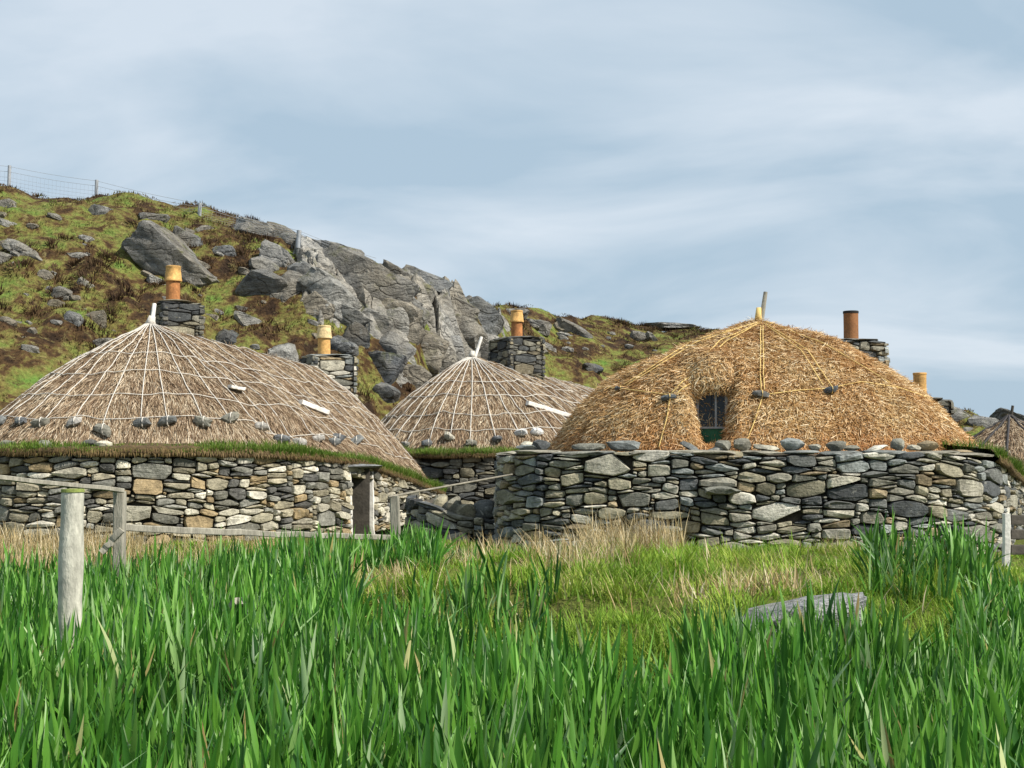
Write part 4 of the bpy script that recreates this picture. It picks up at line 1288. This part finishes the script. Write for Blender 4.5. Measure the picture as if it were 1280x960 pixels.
def gmap(S, Z, D):
    q, nn = gc.at(S)
    z = -0.35 + Z / 1.0 * (q[:, 2] + 0.35)
    return np.stack([q[:, 0] + nn[:, 0] * D, q[:, 1] + nn[:, 1] * D, z], 1) - gb
masonry(gw, pack(gc.L, 1.0, r, 0.2, 0.085, 0.06), gmap, r, PAL_GREY + PAL_DARK, None, 300)
for px, py, D, sz, tl in [(549, 634, 20.9, (0.26, 0.3, 0.46), 0.3), (566, 636, 20.8, (0.32, 0.3, 0.38), -0.2), (582, 639, 20.7, (0.38, 0.3, 0.26), 0.1), (603, 640, 20.8, (0.48, 0.4, 0.38), -0.4), (574, 677, 20.25, (0.46, 0.4, 0.30), 0.0), (527, 632, 21.2, (0.34, 0.3, 0.2), 0.2)]:
    v, f = rock_shape(sz, int(px), 3, 10, 0.05, tilt=tl)
    mk('cope_stone', v + P(px, py, D) - gb, f, M['stone'], gw, smooth=True, sharp=35, col=stone_colour(r, PAL_GREY[1:]))

# ------------------------------------------------------------------ rocks on the hill
def rock_at(px, py, wpx, hpx, tilt, seed, colour, depth=0.9, sub=3, sink=0.25, name='rock', planes=12, boxy=0.58, rough=0.09):
    c = hit(px, py)
    k = c[1] / F
    v, f = rock_shape((wpx * k, max(wpx, hpx) * k * depth, hpx * k), seed, sub, planes, rough, tilt=math.radians(tilt), yaw=np.random.default_rng(seed).normal(0, 0.15), boxy=boxy)
    c = c + np.array((0, wpx * k * depth * sink, 0))
    return v, f, c

G1 = (0.25, 0.245, 0.23); G2 = (0.30, 0.29, 0.265); G3 = (0.18, 0.185, 0.185); G4 = (0.33, 0.32, 0.29); G5 = (0.10, 0.105, 0.11); G6 = (0.27, 0.24, 0.19)
# (px, py, w, h, tilt(down to the right +), colour)
OUT = [(318, 288, 50, 22, 12, G2), (350, 294, 36, 22, 18, G1), (408, 324, 84, 50, 26, G1), (452, 358, 118, 66, 30, G1), (490, 392, 70, 40, 20, G6), (484, 350, 62, 24, 34, G2), (500, 352, 52, 28, 30, G1),
       (530, 358, 66, 34, 24, G3), (568, 386, 66, 34, 34, G1), (598, 398, 60, 44, 38, G3), (330, 364, 62, 46, 12, G3), (366, 362, 40, 44, 50, G2), (334, 337, 44, 20, 32, G2), (344, 325, 48, 32, 30, G1),
       (394, 384, 50, 40, 40, G6), (414, 372, 100, 38, 42, G4), (577, 412, 60, 38, 30, G2), (497, 406, 30, 44, -20, G4), (532, 440, 46, 50, 24, G6), (490, 440, 52, 40, 30, G1),
       (446, 430, 42, 44, 20, G5), (478, 464, 50, 44, 6, G5), (430, 436, 36, 22, 30, G3), (350, 454, 44, 44, -8, G4), (482, 494, 30, 26, 20, G3), (528, 370, 26, 30, 10, G2), (545, 388, 36, 24, 20, G6),
       (595, 436, 44, 42, 20, G2), (512, 418, 34, 30, 40, G6), (548, 412, 30, 36, 10, G2), (520, 396, 30, 28, 30, G1), (560, 440, 36, 36, -10, G1), (510, 470, 50, 32, 24, G6), (470, 405, 60, 30, 24, G2), (385, 320, 40, 34, 30, G2), (368, 305, 40, 22, 22, G2),
       (436, 398, 56, 30, 36, G4), (460, 340, 50, 22, 24, G1), (505, 378, 40, 26, 35, G2), (380, 345, 40, 30, 40, G3), (560, 372, 46, 24, 30, G3), (555, 465, 40, 26, 10, G3)]
ob = hit(470, 400)
outcrop = empty('rock_outcrop', (float(ob[0]), float(ob[1]), float(ob[2])), 'big grey cracked rock outcrop on the hillside above the middle house', 'rock')
obv = np.array(ob)
POLY = np.array([(360, 290), (410, 306), (470, 322), (560, 352), (632, 382), (640, 430), (585, 470), (530, 484), (500, 474), (470, 424), (440, 405), (395, 402), (368, 372), (362, 330)], float)
def inpoly(px, py):
    """signed distance in pixels, positive inside"""
    ins = np.zeros(px.shape, bool); dm = np.full(px.shape, 1e9)
    for k in range(len(POLY)):
        (x0, y0), (x1, y1) = POLY[k], POLY[(k + 1) % len(POLY)]
        c_ = ((y0 > py) != (y1 > py)) & (px < (x1 - x0) * (py - y0) / (y1 - y0 + 1e-9) + x0)
        ins ^= c_
        t_ = np.clip(((px - x0) * (x1 - x0) + (py - y0) * (y1 - y0)) / ((x1 - x0) ** 2 + (y1 - y0) ** 2), 0, 1)
        dm = np.minimum(dm, np.hypot(px - x0 - t_ * (x1 - x0), py - y0 - t_ * (y1 - y0)))
    return np.where(ins, dm, -dm)
def blocks(a_, b_, seed):
    """fractured blocks: per-cell step and tilt, crack depth at the borders"""
    ia, ib = np.floor(a_), np.floor(b_)
    d1 = np.full(a_.shape, 9.0); d2 = np.full(a_.shape, 9.0); st = np.zeros(a_.shape)
    for da in (-1, 0, 1):
        for db in (-1, 0, 1):
            ca, cb = ia + da, ib + db
            fa = ca + 0.15 + 0.7 * hash2(ca, cb, seed); fb = cb + 0.15 + 0.7 * hash2(ca, cb, seed + 3)
            dd = np.maximum(np.abs(a_ - fa), np.abs(b_ - fb)) * 0.6 + np.hypot(a_ - fa, b_ - fb) * 0.4
            step = (hash2(ca, cb, seed + 7) - 0.5) + (a_ - fa) * (hash2(ca, cb, seed + 9) - 0.5) * 1.3 + (b_ - fb) * (hash2(ca, cb, seed + 11) - 0.5) * 1.3
            nearer = dd < d1
            d2 = np.where(nearer, d1, np.minimum(d2, dd)); st = np.where(nearer, step, st); d1 = np.where(nearer, dd, d1)
    return st, np.clip((d2 - d1) / 0.085, 0, 1)
gx_, gd_ = np.meshgrid(np.linspace(270, 655, 300), np.linspace(33, 62, 330), indexing='ij')
bx_ = (gx_ - 640) / F * gd_
bz_ = height(bx_, gd_)
bpy_ = 560 - (bz_ - EYE) * F / gd_
msk = sstep(-4, 12, inpoly(gx_, bpy_ - 6) + 14 * fbm(bx_ * 0.9, gd_ * 0.9, 91, 3))
wa = bx_ + 0.5 * fbm(bx_ * 0.6, gd_ * 0.6, 92, 3); wb = gd_ + bx_ * 0.35 + 0.5 * fbm(bx_ * 0.6, gd_ * 0.6, 94, 3)
s1_, k1_ = blocks(wa / 2.6, wb / 2.1, 5); s2_, k2_ = blocks(wa / 0.95, wb / 0.75, 8)
crest_ = 1 - sstep(0.80, 1.0, (gd_ - 30) / (np.interp(gx_, CP[:, 0], CP[:, 2]) - 30)) * 0.55
disp = 0.30 + crest_ * (1.15 * s1_ + 0.34 * s2_) - 0.60 * (1 - k1_) - 0.20 * (1 - k2_) + 0.16 * fbm(bx_ * 3, gd_ * 3, 95, 4)
bz2 = bz_ + msk * np.maximum(disp, -0.2) - 0.5 * (1 - msk)
BV = np.stack([bx_, gd_, bz2], -1).reshape(-1, 3)
ii_ = np.arange(299)[:, None] * 330 + np.arange(329)[None, :]
BF = np.stack([ii_, ii_ + 330, ii_ + 331, ii_ + 1], -1).reshape(-1, 4)
mk_ = (msk.ravel()[BF].max(1) > 0.02)
tint = 0.5 + fbm(bx_ * 0.25, gd_ * 0.25, 99, 3)
bcol = np.array(G1) * (1 - tint.ravel()[:, None]) + np.array(G6) * tint.ravel()[:, None]
bcol = bcol * (1.5 + 0.8 * (hash2(np.floor(wa / 2.6), np.floor(wb / 2.1), 4) - 0.5)).ravel()[:, None]
mk('bedrock', BV - obv, BF[mk_], M['rock'], outcrop, smooth=True, sharp=38, col=bcol)
for i, (px, py, w_, h_, tl, c) in enumerate(OUT):
    v, f, cc = rock_at(px, py, w_ * 1.12, h_ * 1.15, tl, 300 + i, c, 0.8, 4 if w_ > 45 else 3, 0.12, planes=11)
    mk('rock', v + cc - obv, f, M['rock'], outcrop, smooth=True, sharp=32, col=np.array(c) * np.random.default_rng(i).uniform(0.85, 1.2))

BO = [(4, 257, 26, 18, 0, G2, 'pale boulder on the skyline at the left edge below the wire fence'),
      (126, 269, 36, 24, 10, G1, 'rounded grey boulder on the skyline below the second fence post'),
      (189, 274, 36, 20, 5, G3, 'dark grey boulder near the skyline between the second and third fence posts'),
      (222, 334, 140, 56, 36, G1, 'huge slanting grey slab of rock behind the left chimney'),
      (234, 303, 48, 26, 24, G3, 'long rounded boulder resting above the huge slanting slab'),
      (257, 291, 32, 18, 16, G2, 'grey boulder just below the skyline right of the third fence post'),
      (279, 319, 30, 26, -6, G3, 'squat dark boulder right of the huge slanting slab'),
      (30, 314, 64, 16, 24, G4, 'long pale rock streak lying in the heather at the far left'),
      (5, 327, 22, 22, 0, G2, 'grey rock cut by the left edge of the picture below the pale streak'),
      (14, 283, 36, 13, 16, G4, 'flat pale rock near the left edge under the skyline'),
      (95, 322, 32, 10, -6, G2, 'flat grey rock lying in grass left of the huge slab'),
      (77, 367, 30, 16, 16, G1, 'grey rock in the grass left of the left chimney'),
      (68, 386, 28, 22, 10, G6, 'tan blocky rock low on the slope at the left'),
      (120, 402, 26, 28, 0, G6, 'tall tan rock just above the left roof'),
      (107, 357, 28, 14, 28, G4, 'pale tilted rock in the middle of the left slope'),
      (193, 354, 24, 16, 30, G4, 'small pale boulder at the left foot of the huge slanting slab'),
      (37, 437, 22, 12, 10, G4, 'small white rock in dark heather above the left roof edge'),
      (122, 434, 36, 16, -18, G2, 'grey rock peeping over the left roof beside its chimney'),
      (284, 428, 34, 26, 38, G5, 'dark glossy boulder right of the left chimney'),
      (311, 404, 42, 18, 26, G4, 'flat pale slab right of the left chimney below the outcrop'),
      (90, 400, 30, 20, 14, G3, 'dark broken rock on the slope left of the left chimney'),
      (670, 411, 36, 24, 8, G3, 'rounded dark boulder on the green hill right of the middle chimney'),
      (716, 413, 50, 20, 30, G1, 'jagged streak of grey rocks on the green hill right of the middle chimney'),
      (771, 476, 16, 13, 0, G2, 'small grey boulder beside the left edge of the golden roof'),
      (742, 461, 24, 15, 0, G5, 'dark mass standing in for the dark hollow of the green hill above the middle roof'),  # the hollow's darkness is put into a dark-coloured rock shape
      (1197, 523, 32, 24, 30, G1, 'grey rock slab right of the far right chimney'),
      (1231, 531, 38, 26, 24, G1, 'large grey boulder left of the conical hut'),
      (1214, 541, 22, 14, 0, G2, 'small grey boulder below the two larger ones left of the hut'),
      (1268, 528, 46, 22, 24, G3, 'grey rocks on the skyline behind the conical hut'),
      (840, 408, 60, 8, 3, G1, 'low flat rock on the skyline left of the golden roof'),
      (640, 391, 40, 14, 10, G1, 'flat rock on the skyline right of the outcrop beside the middle chimney')]
for i, (px, py, w_, h_, tl, c, lb) in enumerate(BO):
    v, f, cc = rock_at(px, py, w_ * 1.08, h_ * 1.12, tl, 500 + i, c, 0.8, 4 if w_ > 45 else 3, 0.24)
    o = mk('boulder', v, f, M['rock'], smooth=True, sharp=32, col=c); o.location = cc
    tag(o, lb, 'boulder', 'boulders on the hillside')
r = np.random.default_rng(81)
n = 0
while n < 170:
    px = r.uniform(-120, 400) if n < 145 else r.uniform(640, 860); py = r.uniform(262, 440)
    if n < 145 and py < np.interp(px, CP[:, 0], CP[:, 1]) + 14: continue
    if n >= 145 and py < np.interp(px, CP[:, 0], CP[:, 1]) + 12: continue
    w_ = 5 + 20 * r.random() ** 1.8; c = [G2, G4, G6, G1][int(r.integers(0, 4))]
    v, f, cc = rock_at(px, py, w_, w_ * r.uniform(0.4, 0.75), r.normal(15, 12), 900 + n, c, 0.9, 2, 0.1)
    o = mk('small_rock', v, f, M['rock'], smooth=True, sharp=32, col=c); o.location = cc
    tag(o, 'small weathered rock scattered among grass and heather on the left slope' if n < 145 else 'small grey rock scattered on the green hill behind the middle house', 'rock',
        'small rocks on the left slope' if n < 145 else 'small rocks on the green hill')
    n += 1

# pale boulder in the grass bank and the stub in the irises
v, f = rock_shape((0.92, 0.55, 0.40), 23, 4, 12, 0.10, tilt=-0.14, yaw=0.15, boxy=0.6)
o = mk('boulder', v, f, M['rock'], smooth=True, sharp=32, col=(0.52, 0.53, 0.53)); o.location = P(992, 794, 7.35); tag(o, 'pale grey boulder lying at the front of the grass bank among irises', 'boulder')
v, f = beam(P(266, 790, 7.6), P(299, 752, 7.5), 0.09, 0.05, 0.003, 3, 4)
o = mk('broken_board', v, f, M['wood']); tag(o, 'broken end of a weathered board poking out of the irises', 'board'); settle(o, P(285, 770, 7.6))

# ------------------------------------------------------------------ fences
wf = empty('wire_fence', tuple(float(t) for t in hit(120, 262)), 'thin wire fence with grey posts along the skyline of the hill', 'fence')
wfb = np.array(hit(120, 262))
tops = []
prev = []
for px, top, bot in [(-110, 190, 232), (12, 207, 246), (121, 225, 262), (250, 254, 278), (374, 288, 304), (470, 322, 345)]:
    D = float(np.interp(px, CP[:, 0], CP[:, 2])) - (0.3 if px < 200 else 3.0)
    a_ = P(px - 1.5, bot + 6, D); b_ = P(px, top, D)
    if px <= 374:
        v, f = tube(np.linspace(a_, b_, 4), 0.075 if px < 300 else 0.085, 8)
        mk('post', v - wfb, f, M['galv'], wf, smooth=True, sharp=50)
    prev.append((P(px - 1.5, bot, D), b_))
for k in (0.97, 0.80, 0.62, 0.5, 0.38, 0.27, 0.17):
    for (a0, b0), (a1, b1) in zip(prev[:-1], prev[1:]):
        t = np.linspace(0, 1, 7)[:, None]
        q = (a0 + (b0 - a0) * k) * (1 - t) + (a1 + (b1 - a1) * k) * t
        q[:, 2] -= 0.05 * np.sin(t[:, 0] * math.pi)
        v, f = tube(q, 0.007 if k > 0.7 else 0.004, 4, False)
        mk('wire', v - wfb, f, M['galv'], wf)
pts = []
for (a0, b0), (a1, b1) in zip(prev[:-1], prev[1:]):
    for t in np.linspace(0, 1, 22, endpoint=False):
        lo = a0 * (1 - t) + a1 * t; hi = b0 * (1 - t) + b1 * t
        pts.append(tube(np.array([lo + (hi - lo) * 0.1, lo + (hi - lo) * 0.45, lo + (hi - lo) * 0.78]) - (0, 0, 0.045 * math.sin(t * math.pi)), 0.0028, 3, False))
v, f = join(pts)
mk('wire_mesh', v - wfb, f, M['galv'], wf)

# round post in the irises
pb = P(87, 775, 6.4); pt = P(91, 612, 6.4)
zz = np.linspace(-0.25, pt[2] - pb[2] + 0.0, 26)
rr = 0.057 + 0.0028 * np.sin(zz * 7) + 0.002 * np.cos(zz * 17 + 1); rr[-1] *= 0.93
base = np.array((pb[0], pb[1], 0.0))
ptsp = np.stack([np.interp(zz, [0, pt[2] - pb[2]], [pb[0], pt[0]]), np.full(26, pb[1]), pb[2] + zz], 1)
ptsp = np.concatenate([[ptsp[0] - (0, 0, 0.6)], ptsp]); rr = np.concatenate([[rr[0]], rr])
v, f = tube(ptsp, rr, 20)
o = empty('round_post', (float(base[0]), float(base[1]), 0.0), 'stout round timber post standing in the irises at the left', 'post')
mk('post_shaft', v - base, f, M['post'], o, smooth=True, sharp=50)
v, f = tube(np.array([pt + (0, 0, -0.012), pt + (0, 0, 0.003)]), [0.0575, 0.055], 20)
mk('post_end', v - base, f, M['post_top'], o, smooth=True, sharp=50)
# timber fence behind it
tf = empty('timber_fence', tuple(float(t) for t in P(150, 700, 10.0)), 'weathered timber rail fence in front of the left house', 'fence')
tb = np.array(P(150, 700, 10.0))
def tpart(name, a_, b_, wd, hg, mat, seed):
    v, f = beam(a_, b_, wd, hg, 0.004, 8, seed); mk(name, v - tb, f, mat, tf)
tpart('top_rail', P(-90, 588, 8.6), P(153, 613, 10.0), 0.09, 0.034, M['wood'], 1)
tpart('post', P(149, 740, 10.05), P(150, 615.5, 10.05), 0.085, 0.085, M['wood'], 2)
tpart('lower_rail', P(150, 659, 10.1), P(300, 666, 11.0), 0.04, 0.055, M['wood'], 3)
tpart('lower_rail', P(300, 666, 11.02), P(490, 672, 12.0), 0.04, 0.05, M['wood'], 4)
tpart('brace', P(128, 690, 10.0), P(152, 661, 10.0), 0.04, 0.05, M['wood'], 5)
tpart('post', P(494, 735, 12.0), P(494, 620, 12.0), 0.085, 0.085, M['wood'], 6)
ra = P(486, 621, 11.9); rb = P(640, 593, 15.5)
v, f = tube(np.linspace(ra, rb, 6), 0.011, 8)
o = mk('thin_pole', v, f, M['pole_wood'], smooth=True); tag(o, 'thin grey pole slanting up from the fence post towards the shaded gap', 'pole'); settle(o, ra)
# gate post and rails at the right edge
rf = empty('gate', tuple(float(t) for t in P(1258, 700, 13.0)), 'pale gate post with dark rails at the right edge of the picture', 'gate')
rb_ = np.array(P(1258, 700, 13.0))
v, f = beam(P(1258, 712, 13.0), P(1258, 642, 13.0), 0.065, 0.065, 0.003, 6, 1); mk('post', v - rb_, f, M['white_wood'], rf)
for k, (y0, hh) in enumerate(((650, 0.10), (668, 0.10), (687, 0.10))):
    v, f = beam(P(1263, y0, 13.1), P(1390, y0 + 2, 13.6), 0.03, hh, 0.003, 5, k); mk('rail', v - rb_, f, M['dark_wood'], rf)

# ------------------------------------------------------------------ irises
def iris_boundary(px):
    return np.interp(px, [-400, 0, 300, 425, 450, 560, 650, 760, 850, 930, 1090, 1150, 1190, 1235, 1300, 1700], [10.2, 10.3, 10.8, 10.6, 7.3, 6.9, 6.4, 5.9, 5.9, 6.5, 6.6, 6.8, 7.4, 8.6, 9.0, 9.2])

LEAVES = []
def leaf_mesh(L_, W_, arc, side, seed, rows=5):
    """sword leaf standing on the origin: x is the width, bends along +y by arc and along +x by side; a raised midrib fold"""
    r_ = np.random.default_rng(seed)
    V = []; FCs = []
    for k in range(rows):
        t = k / rows
        wv = W_ * 0.5 * (0.55 + 0.95 * t - 0.35 * t * t) * (1 - t ** 4.0)
        cx_ = side * L_ * t ** 2; cy_ = arc * L_ * t ** 2.2; cz = L_ * t * (1 - 0.25 * (abs(arc) + abs(side)) * t)
        V += [(cx_ - wv, cy_, cz), (cx_, cy_ + wv * 0.28, cz), (cx_ + wv, cy_, cz)]
    t = 1.0
    V.append((side * L_, arc * L_, L_ * (1 - 0.25 * (abs(arc) + abs(side)))))
    for k in range(rows - 1):
        for j in (0, 1):
            FCs.append((k * 3 + j, k * 3 + j + 1, k * 3 + j + 4, k * 3 + j + 3))
    k = (rows - 1) * 3
    FCs += [(k, k + 1, 3 * rows), (k + 1, k + 2, 3 * rows)]
    return np.array(V), FCs

rI = np.random.default_rng(101)
for i in range(36):
    bent = i % 9 == 0
    LEAVES.append(leaf_mesh(rI.uniform(0.44, 0.57), rI.uniform(0.019, 0.030), rI.normal(0, 0.11) + (0.25 if bent else 0), rI.normal(0, 0.08) + (0.35 if bent else 0), i))
LDATA = []
for i, (v, f) in enumerate(LEAVES):
    o = mk('leaf', v, f, M['iris_i'], smooth=True, attrs={'rnd': np.full(len(v), rI.random())})
    LDATA.append(o.data); bpy.data.objects.remove(o)

# plant positions over the bed
def scatter(n, x0, x1, y0, y1, r_):
    return r_.uniform(x0, x1, n), r_.uniform(y0, y1, n)
X, Y = scatter(42000, -8.5, 8.5, 1.6, 11.5, rI)
dens = 152 / (42000 / (17 * 9.9))
keepm = rI.random(42000) < dens
px = 640 + F * X / Y
lim = iris_boundary(px) + 0.9 * fbm(X * 1.2, Y * 1.2, 77, 3)
keepm &= (Y < lim) & (np.abs(X) < 0.46 * Y + 0.6) & (Y > 2.1)
keepm &= np.hypot((X - 1.64) / 0.55, (Y - 7.35) / 0.35) > 1
dp = np.hypot(X + 2.2, Y - 6.4); keepm &= dp > 0.12
X, Y = X[keepm], Y[keepm]
hs = rI.uniform(0.90, 1.08, len(X)) * (1 + 0.10 * fbm(X * 0.9, Y * 0.9, 5, 2)) * np.where(X / Y > 0.28, np.interp(Y, [4.5, 7], [1.0, 0.62]), 1.0)
# farther clumps
def clump(px0, px1, D0, D1, n, hsc):
    global X, Y, hs
    d = rI.uniform(D0, D1, n); p_ = rI.uniform(px0, px1, n)
    X = np.append(X, (p_ - 640) / F * d); Y = np.append(Y, d); hs = np.append(hs, rI.uniform(0.8, 1.15, n) * hsc)
clump(395, 545, 10.9, 12.6, 330, 0.80)
clump(270, 430, 10.2, 12.2, 300, 0.95)
clump(1150, 1236, 13.0, 14.6, 120, 0.72)
clump(560, 740, 15.2, 16.4, 60, 0.62)
clump(845, 960, 15.4, 16.6, 60, 0.62)
clump(1085, 1130, 14.4, 15.6, 34, 0.6)
clump(1080, 1230, 8.4, 11.0, 110, 0.72)
clump(470, 700, 7.0, 9.0, 70, 0.75)
clump(860, 1120, 5.9, 6.9, 260, 0.92)
hs = hs * np.where(Y < 10.3, 1.20, 1.25) * np.where((np.abs(X + 2.0) < 0.7) & (np.abs(Y - 5.6) < 0.8), 1.10, 1.0)
Zg = height(X, Y)
inframe = (np.abs(X / Y) < 0.41) & (Y > 2.55)
order = np.argsort(np.where(inframe, Y, 99))
near = set(order[:300].tolist())
bigV = []; bigF = []; bigR = []; off = 0
for i in range(len(X)):
    nl = int(rI.integers(5, 8)); faz = rI.uniform(0, math.pi)
    if i in near:
        root = empty('iris_plant', (float(X[i]), float(Y[i]), float(Zg[i])), 'fan of tall green sword-shaped iris leaves in the foreground bed', 'iris', 'iris plants in the foreground')
    for k in range(nl):
        al = (k - (nl - 1) / 2) / (nl - 1) * 2 * rI.uniform(0.16, 0.36) + rI.normal(0, 0.06)
        li = int(rI.integers(0, 36))
        if li % 9 == 0 and rI.random() < 0.35: li += 1
        s_ = hs[i] * (1 - 0.22 * abs(al) / 0.25) * rI.uniform(0.68, 1.06)
        sw = s_ ** 0.4 * (1.15 if Y[i] < 4.5 else 1.05)
        Mx = Matrix.Rotation(faz + rI.normal(0, 0.35), 4, 'Z') @ Matrix.Translation((al * 0.12, 0, 0)) @ Matrix.Rotation(al, 4, 'Y') @ Matrix.Rotation(rI.normal(0, 0.07), 4, 'X') @ Matrix.Diagonal((sw * (1 if rI.random() < .5 else -1), sw * (1 if rI.random() < .5 else -1), s_, 1))
        if i in near:
            o = bpy.data.objects.new('leaf', LDATA[li]); COL.objects.link(o); o.parent = root; o.matrix_local = Mx
        else:
            v, f = LEAVES[li]
            A_ = np.array(Mx)
            bigV.append(v @ A_[:3, :3].T + A_[:3, 3] + (X[i], Y[i], Zg[i] - 0.03)); bigF += [tuple(q + off for q in ff) for ff in f]; off += len(v); bigR.append(np.full(len(v), rI.random()))
mk('iris_bed', np.concatenate(bigV), bigF, M['iris'], smooth=True, attrs={'rnd': np.concatenate(bigR)}, kind='stuff')
bpy.data.objects['iris_bed']['label'] = 'dense bed of green iris leaves spreading behind the nearest plants'
bpy.data.objects['iris_bed']['category'] = 'iris bed'

# ------------------------------------------------------------------ grasses (uncountable)
r = np.random.default_rng(201)
def stuff_blades(name, V, FCs, rn, mat, label, cat):
    o = mk(name, V, FCs, mat, attrs={'rnd': rn}, kind='stuff'); o['label'] = label; o['category'] = cat
    return o
# green bank in front of the right house and everywhere between
n = 270000
y = 5.0 + 16.5 * r.random(n) ** 1.1; u = r.uniform(-0.46, 0.46, n); x = u * (y + 1.0)
px = 640 + F * x / y
cl = fbm(x * 1.4, y * 1.4, 41, 3)
ok = (y < np.where(px < 600, 19.6, 18.0)) & (y > iris_boundary(px) - 0.8) & (r.random(n) < 0.55 + 0.8 * cl)
x, y, cl = x[ok], y[ok], cl[ok]; n = len(x)
tuft = np.clip(0.75 + 1.2 * cl, 0.35, 1.6)
Pn = np.stack([x, y, height(x, y) - 0.01], 1)
dry = np.clip(0.62 * r.random(n) + 0.30 * np.clip(fbm(x * 0.9 + 4, y * 0.9, 55, 3) + 0.35, 0, 1) + 0.25 * (r.random(n) < 0.08), 0, 1)
v, f, rn = blades(Pn, r.uniform(0.06, 0.15, n) * tuft, r.uniform(0.006, 0.012, n) * np.clip(y / 9, 0.9, 1.7), r.uniform(0, 6.28, n), r.uniform(0, 0.5, n), r.uniform(0.1, 0.7, n), 2, dry)
stuff_blades('meadow_grass', v, f, rn, M['meadow'], 'bright green grass on the low bank before the stone walls', 'grass')
# dry straw-coloured stalks
Xs = []; Ys = []; Hs = []
def dryc(px0, px1, D0, D1, n, h0, h1):
    d = r.uniform(D0, D1, n); p_ = r.uniform(px0, px1, n)
    Xs.append((p_ - 640) / F * d); Ys.append(d); Hs.append(r.uniform(h0, h1, n))
dryc(-120, 350, 15.0, 20.2, 3500, 0.12, 0.34)
dryc(-120, 180, 16.0, 20.0, 2200, 0.2, 0.5)
dryc(730, 855, 13.6, 16.8, 1500, 0.25, 0.62)
dryc(660, 800, 10.0, 14.5, 800, 0.18, 0.42)
dryc(900, 1000, 8.2, 9.4, 350, 0.12, 0.26)
dryc(430, 520, 9.5, 11.0, 300, 0.1, 0.24)
dryc(1028, 1085, 13.4, 15.0, 420, 0.22, 0.44)
dryc(545, 640, 13.5, 17.5, 420, 0.2, 0.42)
dryc(620, 1240, 15.0, 17.4, 1300, 0.1, 0.34)
dryc(425, 1150, 8.0, 13.0, 800, 0.1, 0.26)
dryc(840, 960, 8.2, 9.6, 260, 0.08, 0.2)
x = np.concatenate(Xs); y = np.concatenate(Ys); H = np.concatenate(Hs); n = len(x)
Pn = np.stack([x, y, height(x, y) - 0.01], 1)
v, f, rn = blades(Pn, H, r.uniform(0.006, 0.011, n), r.uniform(0, 6.28, n), r.normal(0.15, 0.25, n), r.uniform(0, 0.6, n), 3, r.random(n))
stuff_blades('dry_grass', v, f, rn, M['drygrass'], 'dry straw-coloured grass stalks along the feet of the walls', 'grass')
# tussocks on the bank
def clumps(cx, cy, per, rad, h0, h1, wd, seed):
    q = np.random.default_rng(seed)
    n_ = len(cx) * per
    X_ = np.repeat(cx, per); Y_ = np.repeat(cy, per); R_ = np.repeat(rad, per)
    a_ = q.uniform(0, 6.28, n_); rr_ = np.sqrt(q.random(n_)) * R_
    x_ = X_ + rr_ * np.cos(a_); y_ = Y_ + rr_ * np.sin(a_)
    hh = q.uniform(h0, h1, n_) * (1.1 - 0.5 * rr_ / R_) * np.repeat(q.uniform(0.7, 1.3, len(cx)), per)
    return np.stack([x_, y_, height(x_, y_) - 0.02], 1), hh, q.uniform(*wd, n_), a_, 0.25 + 0.6 * rr_ / R_, np.clip(np.repeat(q.random(len(cx)), per) * 0.6 + 0.4 * q.random(n_), 0, 1)
tp = r.uniform(420, 1210, 260); td = r.uniform(7.2, 16.5, 260)
Pn, hh, ww, aa, le, rn_ = clumps((tp - 640) / F * td, td, 70, r.uniform(0.10, 0.26, 260), 0.10, 0.26, (0.006, 0.011), 5)
v, f, rn = blades(Pn, hh, ww, aa, le * 0.5, le * 0.7, 2, 0.25 + 0.75 * rn_)
stuff_blades('grass_tussocks', v, f, rn, M['meadow'], 'rough tussocks of yellow-green grass on the bank below the right wall', 'grass')
hp = r.uniform(-260, 900, 2600); hd = r.uniform(30, 78, 2600)
hx = (hp - 640) / F * hd
hok = (hd < np.interp(hp, CP[:, 0], CP[:, 2]) + 1.0) & (hd > np.interp(hp, FP[:, 0], FP[:, 1])) & (fbm(hx * 0.35, hd * 0.35, 88, 3) > 0.02)
hx, hd = hx[hok], hd[hok]
Pn, hh, ww, aa, le, rn_ = clumps(hx, hd, 60, r.uniform(0.2, 0.55, len(hx)), 0.12, 0.30, (0.03, 0.06), 6)
v, f, rn = tri_blades(Pn, hh, ww, aa, le, rn_)
stuff_blades('heather', v, f, rn, M['heather'], 'dark brown heather clumps on the rocky hillside', 'heather')
# hillside grass
n = 420000
pxh = r.uniform(-260, 1420, n); D = 29 + 58 * r.random(n) ** 0.8
x = (pxh - 640) / F * D; y = D
Dc = np.interp(pxh, CP[:, 0], CP[:, 2]); Df = np.interp(pxh, FP[:, 0], FP[:, 1])
cl = fbm(x * 0.8, y * 0.8, 61, 3)
ok = (y < Dc + 2.5) & (y > Df - 4) & (r.random(n) < 0.6 + 0.8 * cl)
x, y, cl = x[ok], y[ok], cl[ok]; n = len(x)
Pn = np.stack([x, y, height(x, y) - 0.02], 1)
v, f, rn = tri_blades(Pn, r.uniform(0.04, 0.12, n) * np.clip(0.9 + 1.2 * cl, 0.4, 1.7), r.uniform(0.03, 0.06, n), r.uniform(0, 6.28, n), r.uniform(0, 0.7, n), r.random(n))
stuff_blades('hill_vegetation', v, f, rn, M['hillgrass'], 'short green and tan grass covering the rocky hillside', 'grass')
